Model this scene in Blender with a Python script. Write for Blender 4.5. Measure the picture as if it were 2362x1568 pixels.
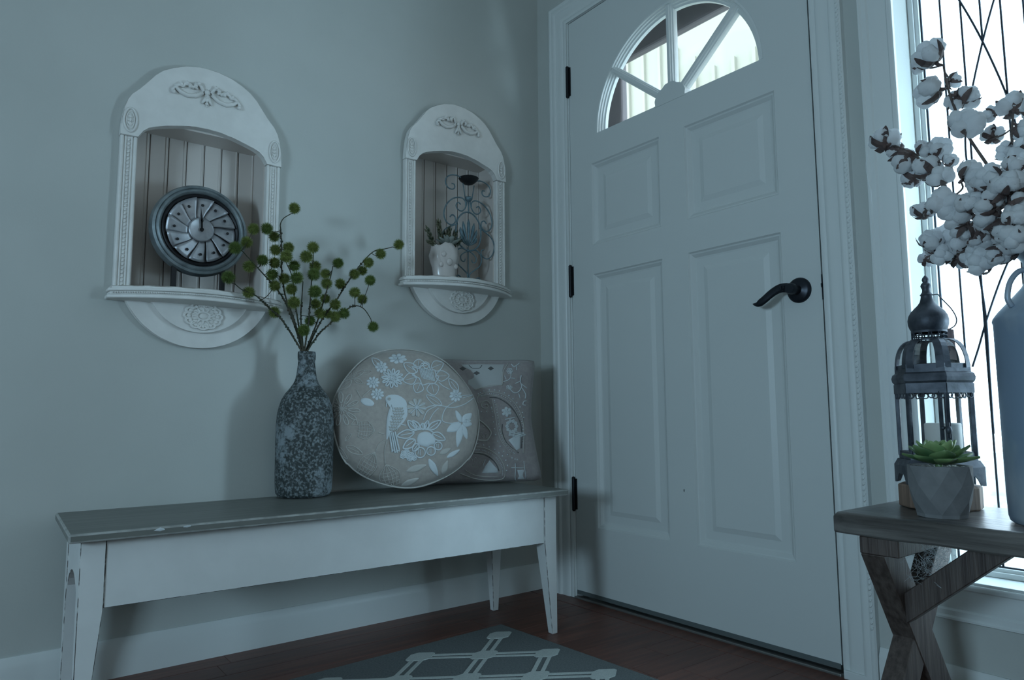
import bpy, bmesh, math, random
from mathutils import Vector, Matrix, Euler
from mathutils.bvhtree import BVHTree
random.seed(7)
PI = math.pi
sc = bpy.context.scene
for o in list(bpy.data.objects): bpy.data.objects.remove(o)
COL = sc.collection

# ------------------------------------------------------------------ camera, world, lights
W, H = 2362, 1568
FPX = 1611.35
CAM = Vector((-1.6788, -1.9776, 0.6252))
yaw, pit, rol = math.radians(37.9654), math.radians(5.9426), math.radians(-0.3834)
cf = Vector((math.cos(pit)*math.sin(yaw), math.cos(pit)*math.cos(yaw), math.sin(pit)))
cr = Vector((math.cos(yaw), -math.sin(yaw), 0))
cu = cr.cross(cf)
r2 = cr*math.cos(rol)+cu*math.sin(rol); u2 = -cr*math.sin(rol)+cu*math.cos(rol)
cam = bpy.data.objects.new('camera', bpy.data.cameras.new('camera'))
COL.objects.link(cam); sc.camera = cam
cam.data.sensor_width = 36; cam.data.lens = FPX/W*36; cam.data.clip_start = 0.02
cam.matrix_world = Matrix(((r2.x, u2.x, -cf.x, CAM.x), (r2.y, u2.y, -cf.y, CAM.y), (r2.z, u2.z, -cf.z, CAM.z), (0, 0, 0, 1)))

def ray(u, v):
    return (r2*((u-W/2)/FPX) + u2*((H/2-v)/FPX) + cf)
def on(ax, c, u, v):
    """the point of the plane (axis ax = c) measured at a pixel of the photograph"""
    d = ray(u, v); t = (c-CAM[ax])/d[ax]
    return CAM + d*t

sc.view_settings.view_transform = 'Standard'
sc.view_settings.look = 'None'
sc.view_settings.gamma = 1
sc.view_settings.use_curve_mapping = False
sc.view_settings.exposure = 0.12

world = bpy.data.worlds.new('overcast_sky'); sc.world = world; world.use_nodes = True
nt = world.node_tree; nt.nodes.clear()
wo = nt.nodes.new('ShaderNodeOutputWorld'); bg = nt.nodes.new('ShaderNodeBackground')
tc = nt.nodes.new('ShaderNodeTexCoord'); sp = nt.nodes.new('ShaderNodeSeparateXYZ'); rp = nt.nodes.new('ShaderNodeValToRGB')
nt.links.new(tc.outputs['Generated'], sp.inputs[0]); nt.links.new(sp.outputs['Z'], rp.inputs[0])
rp.color_ramp.elements[0].position = 0.0; rp.color_ramp.elements[0].color = (0.74, 0.88, 0.97, 1)
rp.color_ramp.elements[1].position = 0.6; rp.color_ramp.elements[1].color = (0.62, 0.84, 1.0, 1)
nt.links.new(rp.outputs[0], bg.inputs[0]); bg.inputs[1].default_value = 4.6
nt.links.new(bg.outputs[0], wo.inputs[0])

def area(name, loc, direction, sx, sy, power, color, portal=False):
    l = bpy.data.lights.new(name, 'AREA'); l.shape = 'RECTANGLE'; l.size = sx; l.size_y = sy
    l.energy = power; l.color = color
    if portal: l.cycles.is_portal = True
    o = bpy.data.objects.new(name, l); COL.objects.link(o)
    o.location = loc; o.rotation_euler = Vector(direction).to_track_quat('-Z', 'Z').to_euler()
    return o
# daylight from the left and through the sidelight; rear lamp is an added fill
area('window_light_left', (-3.54, -1.75, 0.95), (1, 0.08, 0), 0.42, 0.6, 29, (0.52, 0.79, 1.0))
area('rear_fill_light', (-1.6, -3.94, 1.5), (0, 1, 0), 1.6, 1.4, 4.2, (0.84, 0.97, 1.0))
area('sidelight_daylight', (0.52, -2.42, 0.70), (-0.8, 1.5, 0.6), 0.5, 0.7, 44, (0.57, 0.83, 1.0))
area('sidelight_portal', (0.128, -1.575, 1.15), (-1, 0, 0), 0.50, 1.75, 1, (1, 1, 1), True)
area('fanlight_portal', (0.07, -0.635, 1.75), (-1, 0, 0), 0.62, 0.34, 1, (1, 1, 1), True)

# ------------------------------------------------------------------ materials
def _n(nt, t): return nt.nodes.new('ShaderNode'+t)
def mat(name, col, rough=.6, metal=0, col2=None, scale=8, stretch=(1, 1, 1), lo=.35, hi=.65, bump=0, bscale=60, bdist=.002,
        spec=.5, trans=0, detail=4, noise='NOISE', bstretch=None, sheen=0):
    m = bpy.data.materials.new(name); m.use_nodes = True; t = m.node_tree; b = t.nodes['Principled BSDF']
    b.inputs['Base Color'].default_value = (*col, 1); b.inputs['Roughness'].default_value = rough
    b.inputs['Metallic'].default_value = metal; b.inputs['Specular IOR Level'].default_value = spec
    if sheen: b.inputs['Sheen Weight'].default_value = sheen
    co = _n(t, 'TexCoord')
    def src(stre, sca):
        mp = _n(t, 'Mapping'); mp.inputs['Scale'].default_value = stre; t.links.new(co.outputs['Object'], mp.inputs[0])
        n = _n(t, 'TexNoise'); n.inputs['Scale'].default_value = sca; n.inputs['Detail'].default_value = detail
        t.links.new(mp.outputs[0], n.inputs['Vector']); return n.outputs['Fac']
    if col2 is not None:
        r = _n(t, 'ValToRGB'); r.color_ramp.elements[0].position = lo; r.color_ramp.elements[1].position = hi
        r.color_ramp.elements[0].color = (*col, 1); r.color_ramp.elements[1].color = (*col2, 1)
        t.links.new(src(stretch, scale), r.inputs[0]); t.links.new(r.outputs[0], b.inputs['Base Color'])
    if bump:
        bp = _n(t, 'Bump'); bp.inputs['Strength'].default_value = bump; bp.inputs['Distance'].default_value = bdist
        t.links.new(src(bstretch or stretch, bscale), bp.inputs['Height']); t.links.new(bp.outputs[0], b.inputs['Normal'])
    return m
def big_patches(m, scale, col):   # larger chalky patches over the speckle
    t = m.node_tree; b = t.nodes['Principled BSDF']; src = b.inputs['Base Color'].links[0].from_socket
    co = _n(t, 'TexCoord'); n = _n(t, 'TexNoise'); n.inputs['Scale'].default_value = scale; n.inputs['Detail'].default_value = 12; n.inputs['Roughness'].default_value = .75
    r = _n(t, 'ValToRGB'); r.color_ramp.elements[0].position = .52; r.color_ramp.elements[1].position = .60
    x = _n(t, 'MixRGB'); x.inputs[2].default_value = (*col, 1)
    t.links.new(co.outputs['Object'], n.inputs['Vector']); t.links.new(n.outputs['Fac'], r.inputs[0]); t.links.new(r.outputs[0], x.inputs[0]); t.links.new(src, x.inputs[1]); t.links.new(x.outputs[0], b.inputs['Base Color'])
M = {}
M['wall'] = mat('wall_paint', (.47, .49, .465), .75, col2=(.50, .52, .495), scale=3, bump=.25, bscale=220, bdist=.001)
M['ceil'] = mat('ceiling_paint', (.7, .7, .68), .8, bump=.2, bscale=90)
M['trim'] = mat('white_trim_paint', (.66, .69, .68), .42, bump=.08, bscale=150, bdist=.001)
M['door'] = mat('door_paint', (.60, .63, .62), .45, bump=.1, bscale=300, bdist=.0006)
M['sweep'] = mat('grey_sweep', (.10, .12, .12), .6)
M['gasket'] = mat('dark_rubber', (.03, .035, .035), .6)
M['wood_floor'] = mat('floor_wood', (.10, .034, .022), .42, col2=(.17, .062, .040), scale=6, stretch=(.6, 9, 1), bump=.25, bscale=14, bstretch=(.5, 14, 1), bdist=.001)
M['wood_floor_b'] = mat('floor_wood_dark', (.085, .030, .020), .44, col2=(.145, .053, .035), scale=6, stretch=(.6, 9, 1), bump=.25, bscale=14, bstretch=(.5, 14, 1), bdist=.001)
M['thresh'] = mat('threshold_metal', (.22, .22, .21), .4, .6)
M['white'] = mat('antique_white_paint', (.70, .69, .66), .5, col2=(.76, .75, .72), scale=20, bump=.15, bscale=120, bdist=.001)
M['wear'] = mat('worn_edge', (.20, .17, .14), .7, col2=(.62, .61, .58), scale=30, lo=.35, hi=.6)
M['bead'] = mat('beadboard_paint', (.60, .55, .51), .55, bump=.1, bscale=100, bdist=.001)
M['bench_white'] = mat('bench_white_paint', (.66, .67, .66), .4, col2=(.70, .71, .70), scale=15, bump=.1, bscale=80, bdist=.001)
M['chip'] = mat('chipped_edge', (.045, .035, .03), .7, col2=(.55, .55, .53), scale=55, lo=.46, hi=.6)
M['bench_top'] = mat('grey_bench_top', (.135, .145, .13), .42, col2=(.18, .185, .17), scale=7, stretch=(.5, 6, 1), bump=.2, bscale=20, bstretch=(.5, 10, 1), bdist=.001)
M['bench_edge'] = mat('grey_bench_edge', (.26, .27, .255), .45, col2=(.40, .41, .39), scale=40)
M['hard'] = mat('black_iron_hardware', (.012, .014, .018), .42, .5, bump=.1)
M['bronze'] = mat('oil_rubbed_bronze', (.02, .024, .032), .36, .6)
M['clock_ring'] = mat('weathered_zinc', (.16, .19, .20), .5, .55, col2=(.27, .31, .32), scale=30, bump=.3, bscale=60)
M['clock_petal'] = mat('galvanised_petal', (.30, .31, .33), .42, .6, col2=(.42, .43, .45), scale=40, bump=.15, bscale=90)
M['dark_iron'] = mat('dark_iron', (.018, .018, .02), .5, .4)
M['teal_iron'] = mat('teal_grey_iron', (.10, .17, .20), .5, .3, col2=(.17, .25, .28), scale=60)
M['vase'] = mat('distressed_vase', (.022, .030, .030), .65, col2=(.20, .235, .245), scale=150, lo=.46, hi=.68, bump=.5, bscale=60, bdist=.002, detail=3)
big_patches(M['vase'], 11, (.22, .26, .28))
M['stem'] = mat('dark_stem', (.025, .035, .018), .7, col2=(.06, .05, .03), scale=60)
M['twig'] = mat('brown_twig', (.06, .045, .04), .7, col2=(.12, .09, .075), scale=50)
M['pom'] = mat('green_pompom', (.12, .155, .035), .8, col2=(.19, .235, .055), scale=40)
M['pom2'] = mat('green_pompom_deep', (.085, .135, .03), .8, col2=(.13, .19, .04), scale=40)
M['linen'] = mat('taupe_linen', (.34, .31, .28), .9, col2=(.39, .355, .32), scale=90, bump=.4, bscale=500, bdist=.0006, sheen=.2)
M['linen2'] = mat('mauve_linen', (.30, .27, .27), .9, col2=(.35, .32, .31), scale=90, bump=.4, bscale=500, bdist=.0006, sheen=.2)
M['thread'] = mat('white_thread', (.56, .61, .63), .85, bump=.5, bscale=700, bdist=.0005)
M['thread_b'] = mat('beige_thread', (.46, .45, .42), .85, bump=.5, bscale=700, bdist=.0005)
M['thread_d'] = mat('charcoal_thread', (.12, .12, .12), .85)
M['pale_cloth'] = mat('pale_grey_cloth', (.46, .48, .48), .9, bump=.3, bscale=500, bdist=.0005)
M['rug'] = mat('charcoal_rug', (.085, .10, .10), .95, col2=(.17, .19, .19), scale=160, stretch=(1, 5, 1), bump=.8, bscale=300, bdist=.002)
M['rug_cream'] = mat('rug_cream_yarn', (.38, .42, .40), .95, col2=(.52, .56, .53), scale=300, stretch=(1, 4, 1), bump=.8, bscale=300, bdist=.002)
M['rustic'] = mat('rustic_grey_wood', (.045, .040, .037), .30, col2=(.15, .14, .13), scale=5, stretch=(10, .7, 10), bump=.6, bscale=9, bstretch=(12, .6, 12), bdist=.003, detail=7)
M['leg_wood'] = mat('brown_leg_wood', (.045, .030, .026), .5, col2=(.095, .072, .062), scale=8, stretch=(14, 14, .8), bump=.6, bscale=12, bstretch=(20, 20, .8), bdist=.002, detail=6)
M['block'] = mat('wood_block', (.14, .09, .065), .65, col2=(.27, .18, .13), scale=10, stretch=(6, 6, .5), bump=.4, bscale=14, bstretch=(9, 9, .5))
M['lantern'] = mat('aged_lantern_metal', (.035, .042, .055), .5, .5, col2=(.09, .10, .12), scale=35, bump=.3, bscale=80)
M['can'] = mat('galvanised_can', (.24, .32, .42), .45, .3, col2=(.50, .54, .56), scale=9, stretch=(1, 1, .5), lo=.45, hi=.72, bump=.2, bscale=40)
M['concrete'] = mat('grey_concrete', (.15, .155, .16), .8, col2=(.20, .205, .21), scale=30, bump=.3, bscale=160, bdist=.001)
M['ceramic'] = mat('white_ceramic', (.62, .57, .54), .22)
M['succ'] = mat('succulent_green', (.05, .12, .05), .4, col2=(.20, .30, .12), scale=14, spec=.4)
M['succ_light'] = mat('succulent_light', (.14, .26, .10), .4, col2=(.38, .48, .22), scale=14, spec=.4)
M['succ_dark'] = mat('succulent_dark', (.035, .06, .035), .6, col2=(.12, .12, .07), scale=40)
M['succ_grey'] = mat('succulent_grey', (.17, .20, .18), .5, col2=(.26, .28, .25), scale=20)
M['soil'] = mat('pale_pebbles', (.3, .29, .27), .9, col2=(.5, .5, .48), scale=120)
M['candle'] = mat('candle_wax', (.75, .74, .70), .5)
M['came'] = mat('lead_came', (.03, .04, .055), .5, .5)
M['siding'] = mat('cream_siding', (.34, .335, .27), .7)
M['storm'] = mat('brown_storm_frame', (.10, .085, .09), .5)
M['paving'] = mat('pale_paving', (.55, .55, .52), .9, col2=(.4, .42, .36), scale=3)
M['leaf_brown'] = mat('dry_calyx', (.05, .035, .035), .7, col2=(.12, .08, .07), scale=40)
M['paper'] = mat('pink_tag_paper', (.62, .45, .42), .8)
M['ink'] = mat('grey_ink', (.12, .12, .14), .8)

def glass(name, tint=(1, 1, 1), gloss=.06, rough=.02, bumpy=0):
    m = bpy.data.materials.new(name); m.use_nodes = True; t = m.node_tree; t.nodes.clear()
    o = _n(t, 'OutputMaterial'); mx = _n(t, 'MixShader'); tr = _n(t, 'BsdfTransparent'); gl = _n(t, 'BsdfGlossy')
    tr.inputs[0].default_value = (*tint, 1); gl.inputs['Roughness'].default_value = rough; mx.inputs[0].default_value = gloss
    t.links.new(tr.outputs[0], mx.inputs[1]); t.links.new(gl.outputs[0], mx.inputs[2]); t.links.new(mx.outputs[0], o.inputs[0])
    if bumpy:
        co = _n(t, 'TexCoord'); n = _n(t, 'TexNoise'); n.inputs['Scale'].default_value = 70; b = _n(t, 'Bump'); b.inputs['Strength'].default_value = bumpy
        t.links.new(co.outputs['Object'], n.inputs['Vector']); t.links.new(n.outputs['Fac'], b.inputs['Height']); t.links.new(b.outputs[0], gl.inputs['Normal'])
        r = _n(t, 'ValToRGB'); r.color_ramp.elements[0].position = .42; r.color_ramp.elements[1].position = .55
        r.color_ramp.elements[0].color = (.84, .89, .93, 1); r.color_ramp.elements[1].color = (.97, .99, 1, 1)
        n2 = _n(t, 'TexNoise'); n2.inputs['Scale'].default_value = 45; n2.inputs['Detail'].default_value = 3
        t.links.new(co.outputs['Object'], n2.inputs['Vector']); t.links.new(n2.outputs['Fac'], r.inputs[0]); t.links.new(r.outputs[0], tr.inputs[0])
    return m
M['glass'] = glass('clear_glass')
M['tex_glass'] = glass('hammered_glass', bumpy=.6, rough=.2)
m = bpy.data.materials.new('cotton_lint'); m.use_nodes = True; t = m.node_tree; t.nodes.clear()
o = _n(t, 'OutputMaterial'); mx = _n(t, 'MixShader'); d1 = _n(t, 'BsdfDiffuse'); d2 = _n(t, 'BsdfTranslucent'); mx.inputs[0].default_value = .5
d1.inputs[0].default_value = (.86, .87, .88, 1); d2.inputs[0].default_value = (.90, .92, .94, 1)
co = _n(t, 'TexCoord'); nz = _n(t, 'TexNoise'); nz.inputs['Scale'].default_value = 90; bm_ = _n(t, 'Bump'); bm_.inputs['Strength'].default_value = .6; bm_.inputs['Distance'].default_value = .003
t.links.new(co.outputs['Object'], nz.inputs['Vector']); t.links.new(nz.outputs['Fac'], bm_.inputs['Height']); t.links.new(bm_.outputs[0], d1.inputs['Normal'])
t.links.new(d1.outputs[0], mx.inputs[1]); t.links.new(d2.outputs[0], mx.inputs[2]); t.links.new(mx.outputs[0], o.inputs[0])
M['cotton'] = m

# ------------------------------------------------------------------ mesh helpers
class MB:
    def __init__(s): s.v = []; s.f = []
    def add(s, vs, fs):
        k = len(s.v); s.v += [Vector(v) for v in vs]; s.f += [tuple(i+k for i in f) for f in fs]; return s
    def box(s, x0, x1, y0, y1, z0, z1):
        return s.add([(x0,y0,z0),(x1,y0,z0),(x1,y1,z0),(x0,y1,z0),(x0,y0,z1),(x1,y0,z1),(x1,y1,z1),(x0,y1,z1)],
                     [(0,3,2,1),(4,5,6,7),(0,1,5,4),(1,2,6,5),(2,3,7,6),(3,0,4,7)])
    def hexa(s, lo, hi):   # two quads joined
        return s.add(list(lo)+list(hi), [(0,3,2,1),(4,5,6,7),(0,1,5,4),(1,2,6,5),(2,3,7,6),(3,0,4,7)])
    def prism(s, poly, a, b, ax='y'):   # poly = 2D points, extruded along ax from a to b
        f = {'y': lambda p, t: (p[0], t, p[1]), 'x': lambda p, t: (t, p[0], p[1]), 'z': lambda p, t: (p[0], p[1], t)}[ax]
        n = len(poly); vs = [f(p, a) for p in poly]+[f(p, b) for p in poly]
        return s.add(vs, [tuple(range(n))[::-1], tuple(range(n, 2*n))]+[(i, (i+1) % n, (i+1) % n+n, i+n) for i in range(n)])
    def band(s, up, low, a, b):   # strip between two polylines in x-z, depth a..b in y
        n = len(up); vs = []
        for y in (a, b): vs += [(p[0], y, p[1]) for p in up]+[(p[0], y, p[1]) for p in low]
        fs = []
        for i in range(n-1):
            fs += [(i, i+1, n+i+1, n+i), (2*n+i, 3*n+i, 3*n+i+1, 2*n+i+1), (i, 2*n+i, 2*n+i+1, i+1), (n+i, n+i+1, 3*n+i+1, 3*n+i)]
        fs += [(0, n, 3*n, 2*n), (n-1, 3*n-1, 4*n-1, 2*n-1)]
        return s.add(vs, fs)
    def lathe(s, prof, c=(0, 0, 0), n=32, sides=None, rot=0, axis='z', cap=True):
        n = sides or n; k = len(prof); vs = []
        for r, z in prof:
            for i in range(n):
                a = rot+2*PI*i/n; x, y = r*math.cos(a), r*math.sin(a)
                v = (x, y, z) if axis == 'z' else ((x, -z, y) if axis == 'y' else (-z, x, y))
                vs.append((v[0]+c[0], v[1]+c[1], v[2]+c[2]))
        fs = [(j*n+i, j*n+(i+1) % n, (j+1)*n+(i+1) % n, (j+1)*n+i) for j in range(k-1) for i in range(n)]
        if cap: fs += [tuple(range(n))[::-1], tuple(range((k-1)*n, k*n))]
        return s.add(vs, fs)
    def tube(s, pts, r, n=6, closed=False, flat=None):
        pts = [Vector(p) for p in pts]; k = len(pts)
        if k < 2: return s
        rs = r if isinstance(r, (list, tuple)) else [r]*k
        vs = []; up = None
        for i, p in enumerate(pts):
            a = pts[(i-1) % k] if (closed or i) else p; b = pts[(i+1) % k] if (closed or i < k-1) else p
            d = b-a
            if d.length < 1e-9: d = Vector((0, 0, 1))
            d.normalize()
            if up is None: up = d.orthogonal()
            up = up-d*up.dot(d)
            if up.length < 1e-6: up = d.orthogonal()
            up.normalize(); w = d.cross(up)
            for j in range(n):
                t = 2*PI*j/n; vs.append(p+up*math.cos(t)*rs[i]+w*math.sin(t)*rs[i])
        m_ = k if closed else k-1
        fs = [(i*n+j, i*n+(j+1) % n, ((i+1) % k)*n+(j+1) % n, ((i+1) % k)*n+j) for i in range(m_) for j in range(n)]
        if not closed: fs += [tuple(range(n))[::-1], tuple(range((k-1)*n, k*n))]
        return s.add(vs, fs)
    def ball(s, c, r, sc_=(1, 1, 1), sub=2, jitter=0, rotm=None):
        b = bmesh.new(); bmesh.ops.create_icosphere(b, subdivisions=sub, radius=1)
        vs = []
        for v in b.verts:
            q = v.co*(r*(1+(random.uniform(-jitter, jitter) if jitter else 0))); q = Vector((q.x*sc_[0], q.y*sc_[1], q.z*sc_[2]))
            if rotm: q = rotm@q
            vs.append(q+Vector(c))
        fs = [tuple(v.index for v in f.verts) for f in b.faces]; b.free(); return s.add(vs, fs)
    def beam(s, a, b, w, h, up=(0, 0, 1)):   # rectangular bar; w across, h along up
        a, b = Vector(a), Vector(b); d = (b-a).normalized(); up = Vector(up); up = (up-d*up.dot(d)).normalized(); sd = d.cross(up)
        q = lambda p: [p-sd*w/2-up*h/2, p+sd*w/2-up*h/2, p+sd*w/2+up*h/2, p-sd*w/2+up*h/2]
        return s.hexa(q(a), q(b))
    def mod(s, f): s.v = [Vector(f(v)) for v in s.v]; return s
def link(name, me, parent=None):
    o = bpy.data.objects.new(name, me); COL.objects.link(o)
    if parent: o.parent = parent
    return o
def origin(root):
    v = Vector((0, 0, 0)); o = root
    while o: v += Vector(o.location); o = o.parent
    return v
def build(name, mb, mt, parent=None, smooth=False, bevel=0, bseg=2, bmat=None, world=True, label=None, kind=None, weld=False, subd=0, angle=35):
    me = bpy.data.meshes.new(name)
    off = origin(parent) if (parent and world) else Vector((0, 0, 0))
    me.from_pydata([tuple(v-off) for v in mb.v], [], mb.f); me.update()
    bm = bmesh.new(); bm.from_mesh(me)
    if weld: bmesh.ops.remove_doubles(bm, verts=bm.verts, dist=1e-5)
    bmesh.ops.recalc_face_normals(bm, faces=bm.faces); bm.to_mesh(me); bm.free()
    me.materials.append(M[mt])
    o = link(name, me, parent)
    if bmat: me.materials.append(M[bmat])
    if smooth:
        for p in me.polygons: p.use_smooth = True
        if smooth == 'auto':
            try: me.set_sharp_from_angle(angle=math.radians(angle))
            except Exception: pass
    if bevel:
        b = o.modifiers.new('bevel', 'BEVEL'); b.width = bevel; b.segments = bseg; b.limit_method = 'ANGLE'; b.angle_limit = math.radians(40)
        if bmat: b.material = 1
    if subd:
        q = o.modifiers.new('subd', 'SUBSURF'); q.levels = subd; q.render_levels = subd
    if label: o['label'] = label
    if kind: o['kind'] = kind
    return o
def thing(name, label, cat, loc, rot=(0, 0, 0), group=None):
    o = bpy.data.objects.new(name, None); COL.objects.link(o); o.empty_display_size = .05
    o.location = loc; o.rotation_euler = rot; o['label'] = label; o['category'] = cat
    if group: o['group'] = group
    return o
def struct(o): o['kind'] = 'structure'; return o
def dup(o, parent, loc=None, rot=None, scale=None):
    c = o.copy(); COL.objects.link(c); c.parent = parent
    if loc is not None: c.location = loc
    if rot is not None: c.rotation_euler = rot
    if scale is not None: c.scale = (scale,)*3 if not hasattr(scale, '__len__') else scale
    for g in o.children:
        d = g.copy(); COL.objects.link(d); d.parent = c
    return c
def smooth_path(pts, k=6, closed=False):   # Catmull-Rom
    P = [Vector(p) for p in pts]; n = len(P); out = []
    rng = range(n) if closed else range(n-1)
    for i in rng:
        p0 = P[(i-1) % n] if (closed or i > 0) else P[i]; p1 = P[i]; p2 = P[(i+1) % n]; p3 = P[(i+2) % n] if (closed or i+2 < n) else P[(i+1) % n]
        for j in range(k):
            t = j/k
            out.append(.5*((2*p1)+(p2-p0)*t+(2*p0-5*p1+4*p2-p3)*t*t+(3*p1-p0-3*p2+p3)*t**3))
    if not closed: out.append(P[-1])
    return out

# ------------------------------------------------------------------ room shell
def cells(holes, a0, a1, z0, z1):
    xs = sorted({a0, a1, *[h[0] for h in holes], *[h[1] for h in holes]}); zs = sorted({z0, z1, *[h[2] for h in holes], *[h[3] for h in holes]})
    for i in range(len(xs)-1):
        for j in range(len(zs)-1):
            cx, cz = (xs[i]+xs[i+1])/2, (zs[j]+zs[j+1])/2
            if not any(h[0] < cx < h[1] and h[2] < cz < h[3] for h in holes): yield xs[i], xs[i+1], zs[j], zs[j+1]
NX = [(-1.203, 0.0), (-0.383, 0.121)]     # niche centres (x) and lift (z)
X0, Y0, CE = -3.6, -4.0, 2.62
mb = MB()
for a in cells([(c-.1675, c+.1675, .944+dz, 1.3985+dz) for c, dz in NX], X0-.12, 0.14, 0, CE): mb.box(a[0], a[1], 0, .13, a[2], a[3])
struct(build('wall_left', mb, 'wall'))
DY0, DY1 = -.1779, -1.0919       # door slab edges
mb = MB()
for a in cells([(DY1-.02, DY0+.02, 0, 2.072), (-1.85, -1.302, .262, 2.05)], Y0, 0, 0, CE): mb.box(0, .14, a[0], a[1], a[2], a[3])
struct(build('wall_right', mb, 'wall'))
mb = MB()
for a in cells([], Y0, 0, 0, CE): mb.box(X0-.12, X0, a[0], a[1], a[2], a[3])
struct(build('wall_far', mb, 'wall'))
mb = MB()
for a in cells([], X0-.12, .14, 0, CE): mb.box(a[0], a[1], Y0-.12, Y0, a[2], a[3])
struct(build('wall_back', mb, 'wall'))
struct(build('ceiling', MB().box(X0-.12, .14, Y0-.12, .13, CE, CE+.1), 'ceil'))

# floor: sub-floor plus planks running towards the door wall
fl = struct(build('floor', MB().box(X0-.12, .14, Y0-.12, .13, -.06, -.012), 'gasket'))
pw = .0826; rows = int(-Y0/pw)+1
pm = {}
for r in range(rows):
    y1 = -.0-r*pw; y0 = max(y1-pw, Y0); x = X0-.0+random.uniform(-.9, 0)
    while x < -.075:
        L = random.choice((.9, 1.1, 1.3)); xa = max(x, X0); xb = min(x+L, -.075)
        if xb-xa > .05:
            key = (round(xb-xa, 3), round(y1-y0, 3), random.random() < .5)
            if key not in pm:
                q = MB().box(0, xb-xa-.0006, .0004, y1-y0-.0004, -.012, 0)
                o = build('floor_plank', q, 'wood_floor' if key[2] else 'wood_floor_b', fl, world=False, bevel=.0008, bseg=1); pm[key] = o
            else: o = pm[key].copy(); COL.objects.link(o)
            o.parent = fl; o.location = (xa, y0, 0)
        x += L
build('threshold_strip', MB().box(-.0745, -.012, Y0+.02, -.02, -.012, .0008), 'wood_floor_b', fl, bevel=.002)

# sweep of a moulding profile along a path lying on the plane x=0 (coords y,z) or y=0 (coords x,z)
def sweep(path, prof, closed, plane, side=1):
    mb = MB(); n = len(path); k = len(prof); vs = []
    P = [Vector((p[0], p[1])) for p in path]
    for i in range(n):
        d1 = (P[i]-P[i-1]).normalized() if (closed or i) else None
        d2 = (P[(i+1) % n]-P[i]).normalized() if (closed or i < n-1) else None
        if d1 is None: d1 = d2
        if d2 is None: d2 = d1
        n1 = Vector((-d1.y, d1.x))*side; n2 = Vector((-d2.y, d2.x))*side
        m_ = (n1+n2); m_ = m_/max(m_.dot(n1), 1e-6)
        for w, dp in prof:
            q = P[i]+m_*w
            vs.append((-dp, q.x, q.y) if plane == 'x' else (q.x, -dp, q.y))
    fs = []
    for i in range(n if closed else n-1):
        for j in range(k):
            fs.append((i*k+j, i*k+(j+1) % k, ((i+1) % n)*k+(j+1) % k, ((i+1) % n)*k+j))
    if not closed: fs += [tuple(range(k)), tuple(range((n-1)*k, n*k))[::-1]]
    return mb.add(vs, fs)
CAS = [(0, 0), (0, .007), (.005, .009), (.012, .009), (.015, .007), (.019, .0105), (.026, .0125), (.036, .0125), (.044, .0115), (.052, .0125), (.056, .017), (.062, .0185), (.067, .017), (.071, .0165), (.075, .019), (.081, .019), (.085, .016), (.085, 0)]
e = .0035
p = [(DY1-e-.004, 0), (DY1-e-.004, ZT := 2.057), (DY0+e+.004, ZT), (DY0+e+.004, 0)]
struct(build('trim_1', sweep(p, CAS, False, 'x', 1), 'trim', smooth='auto'))['label'] = 'white moulded door casing'
tr1 = bpy.data.objects['trim_1']
mb = MB()
for i in range(150):
    z = .13+i*.0125; mb.ball((-.0186, DY1-.0855, z), .0048, (.45, .6, 1.2), 1, rotm=Matrix.Rotation(.7, 3, 'X'))
build('rope_bead', mb, 'trim', tr1, smooth=True, kind='stuff')
build('casing_base', MB().box(-.0175, 0, DY1-.093, DY1-.012, 0, .02), 'trim', tr1, bevel=.002)
# door jambs
mb = MB(); mb.box(.0, .14, DY0+.003, DY0+.02, 0, 2.072); mb.box(0, .14, DY1-.02, DY1-.003, 0, 2.072); mb.box(0, .14, DY1-.02, DY0+.02, 2.056, 2.072)
mb.box(.048, .062, DY0-.012, DY0+.003, 0, 2.056); mb.box(.048, .062, DY1-.003, DY1+.012, 0, 2.056); mb.box(.048, .062, DY1-.003, DY0+.003, 2.04, 2.056)
struct(build('trim_2', mb, 'trim', bevel=.001))['label'] = 'white door jamb'
# window casing (picture-framed) and reveal
WY0, WY1, WZ0, WZ1 = -1.302, -1.850, .262, 2.05
WC = [(0, 0), (0, .010), (.006, .014), (.010, .014), (.013, .011), (.030, .013), (.045, .015), (.052, .014), (.056, .018), (.066, .018), (.070, .021), (.074, .021), (.076, .017), (.076, 0)]
struct(build('trim_3', sweep([(WY0, WZ0), (WY1, WZ0), (WY1, WZ1), (WY0, WZ1)], WC, True, 'x', 1), 'trim', smooth='auto'))['label'] = 'white moulded sidelight casing'
# baseboards
BB = [(0, 0), (0, .014), (.060, .014), (.066, .0125), (.072, .0125), (.078, .009), (.086, .007), (.0895, .004), (.0895, 0)]
def base(name, a, b, plane, flip=1):
    mb = MB(); vs = []
    for t_ in (a, b): vs += [((t_, -d, w) if plane == 'y' else (-d, t_, w)) for w, d in BB]
    k = len(BB); mb.add(vs, [(j, (j+1) % k, k+(j+1) % k, k+j) for j in range(k)]+[tuple(range(k)), tuple(range(k, 2*k))[::-1]])
    return struct(build(name, mb, 'trim', smooth='auto'))
base('baseboard_left', X0, -.0, 'y'); base('baseboard_right', Y0, DY1-.094, 'x')

# ------------------------------------------------------------------ door
door = struct(build('door_1', MB().box(.017, .040, DY1+.002, DY0-.002, .03, 1.54), 'door'))
DC = (DY0+DY1)/2; FR = .321; FZ = 1.592
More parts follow.
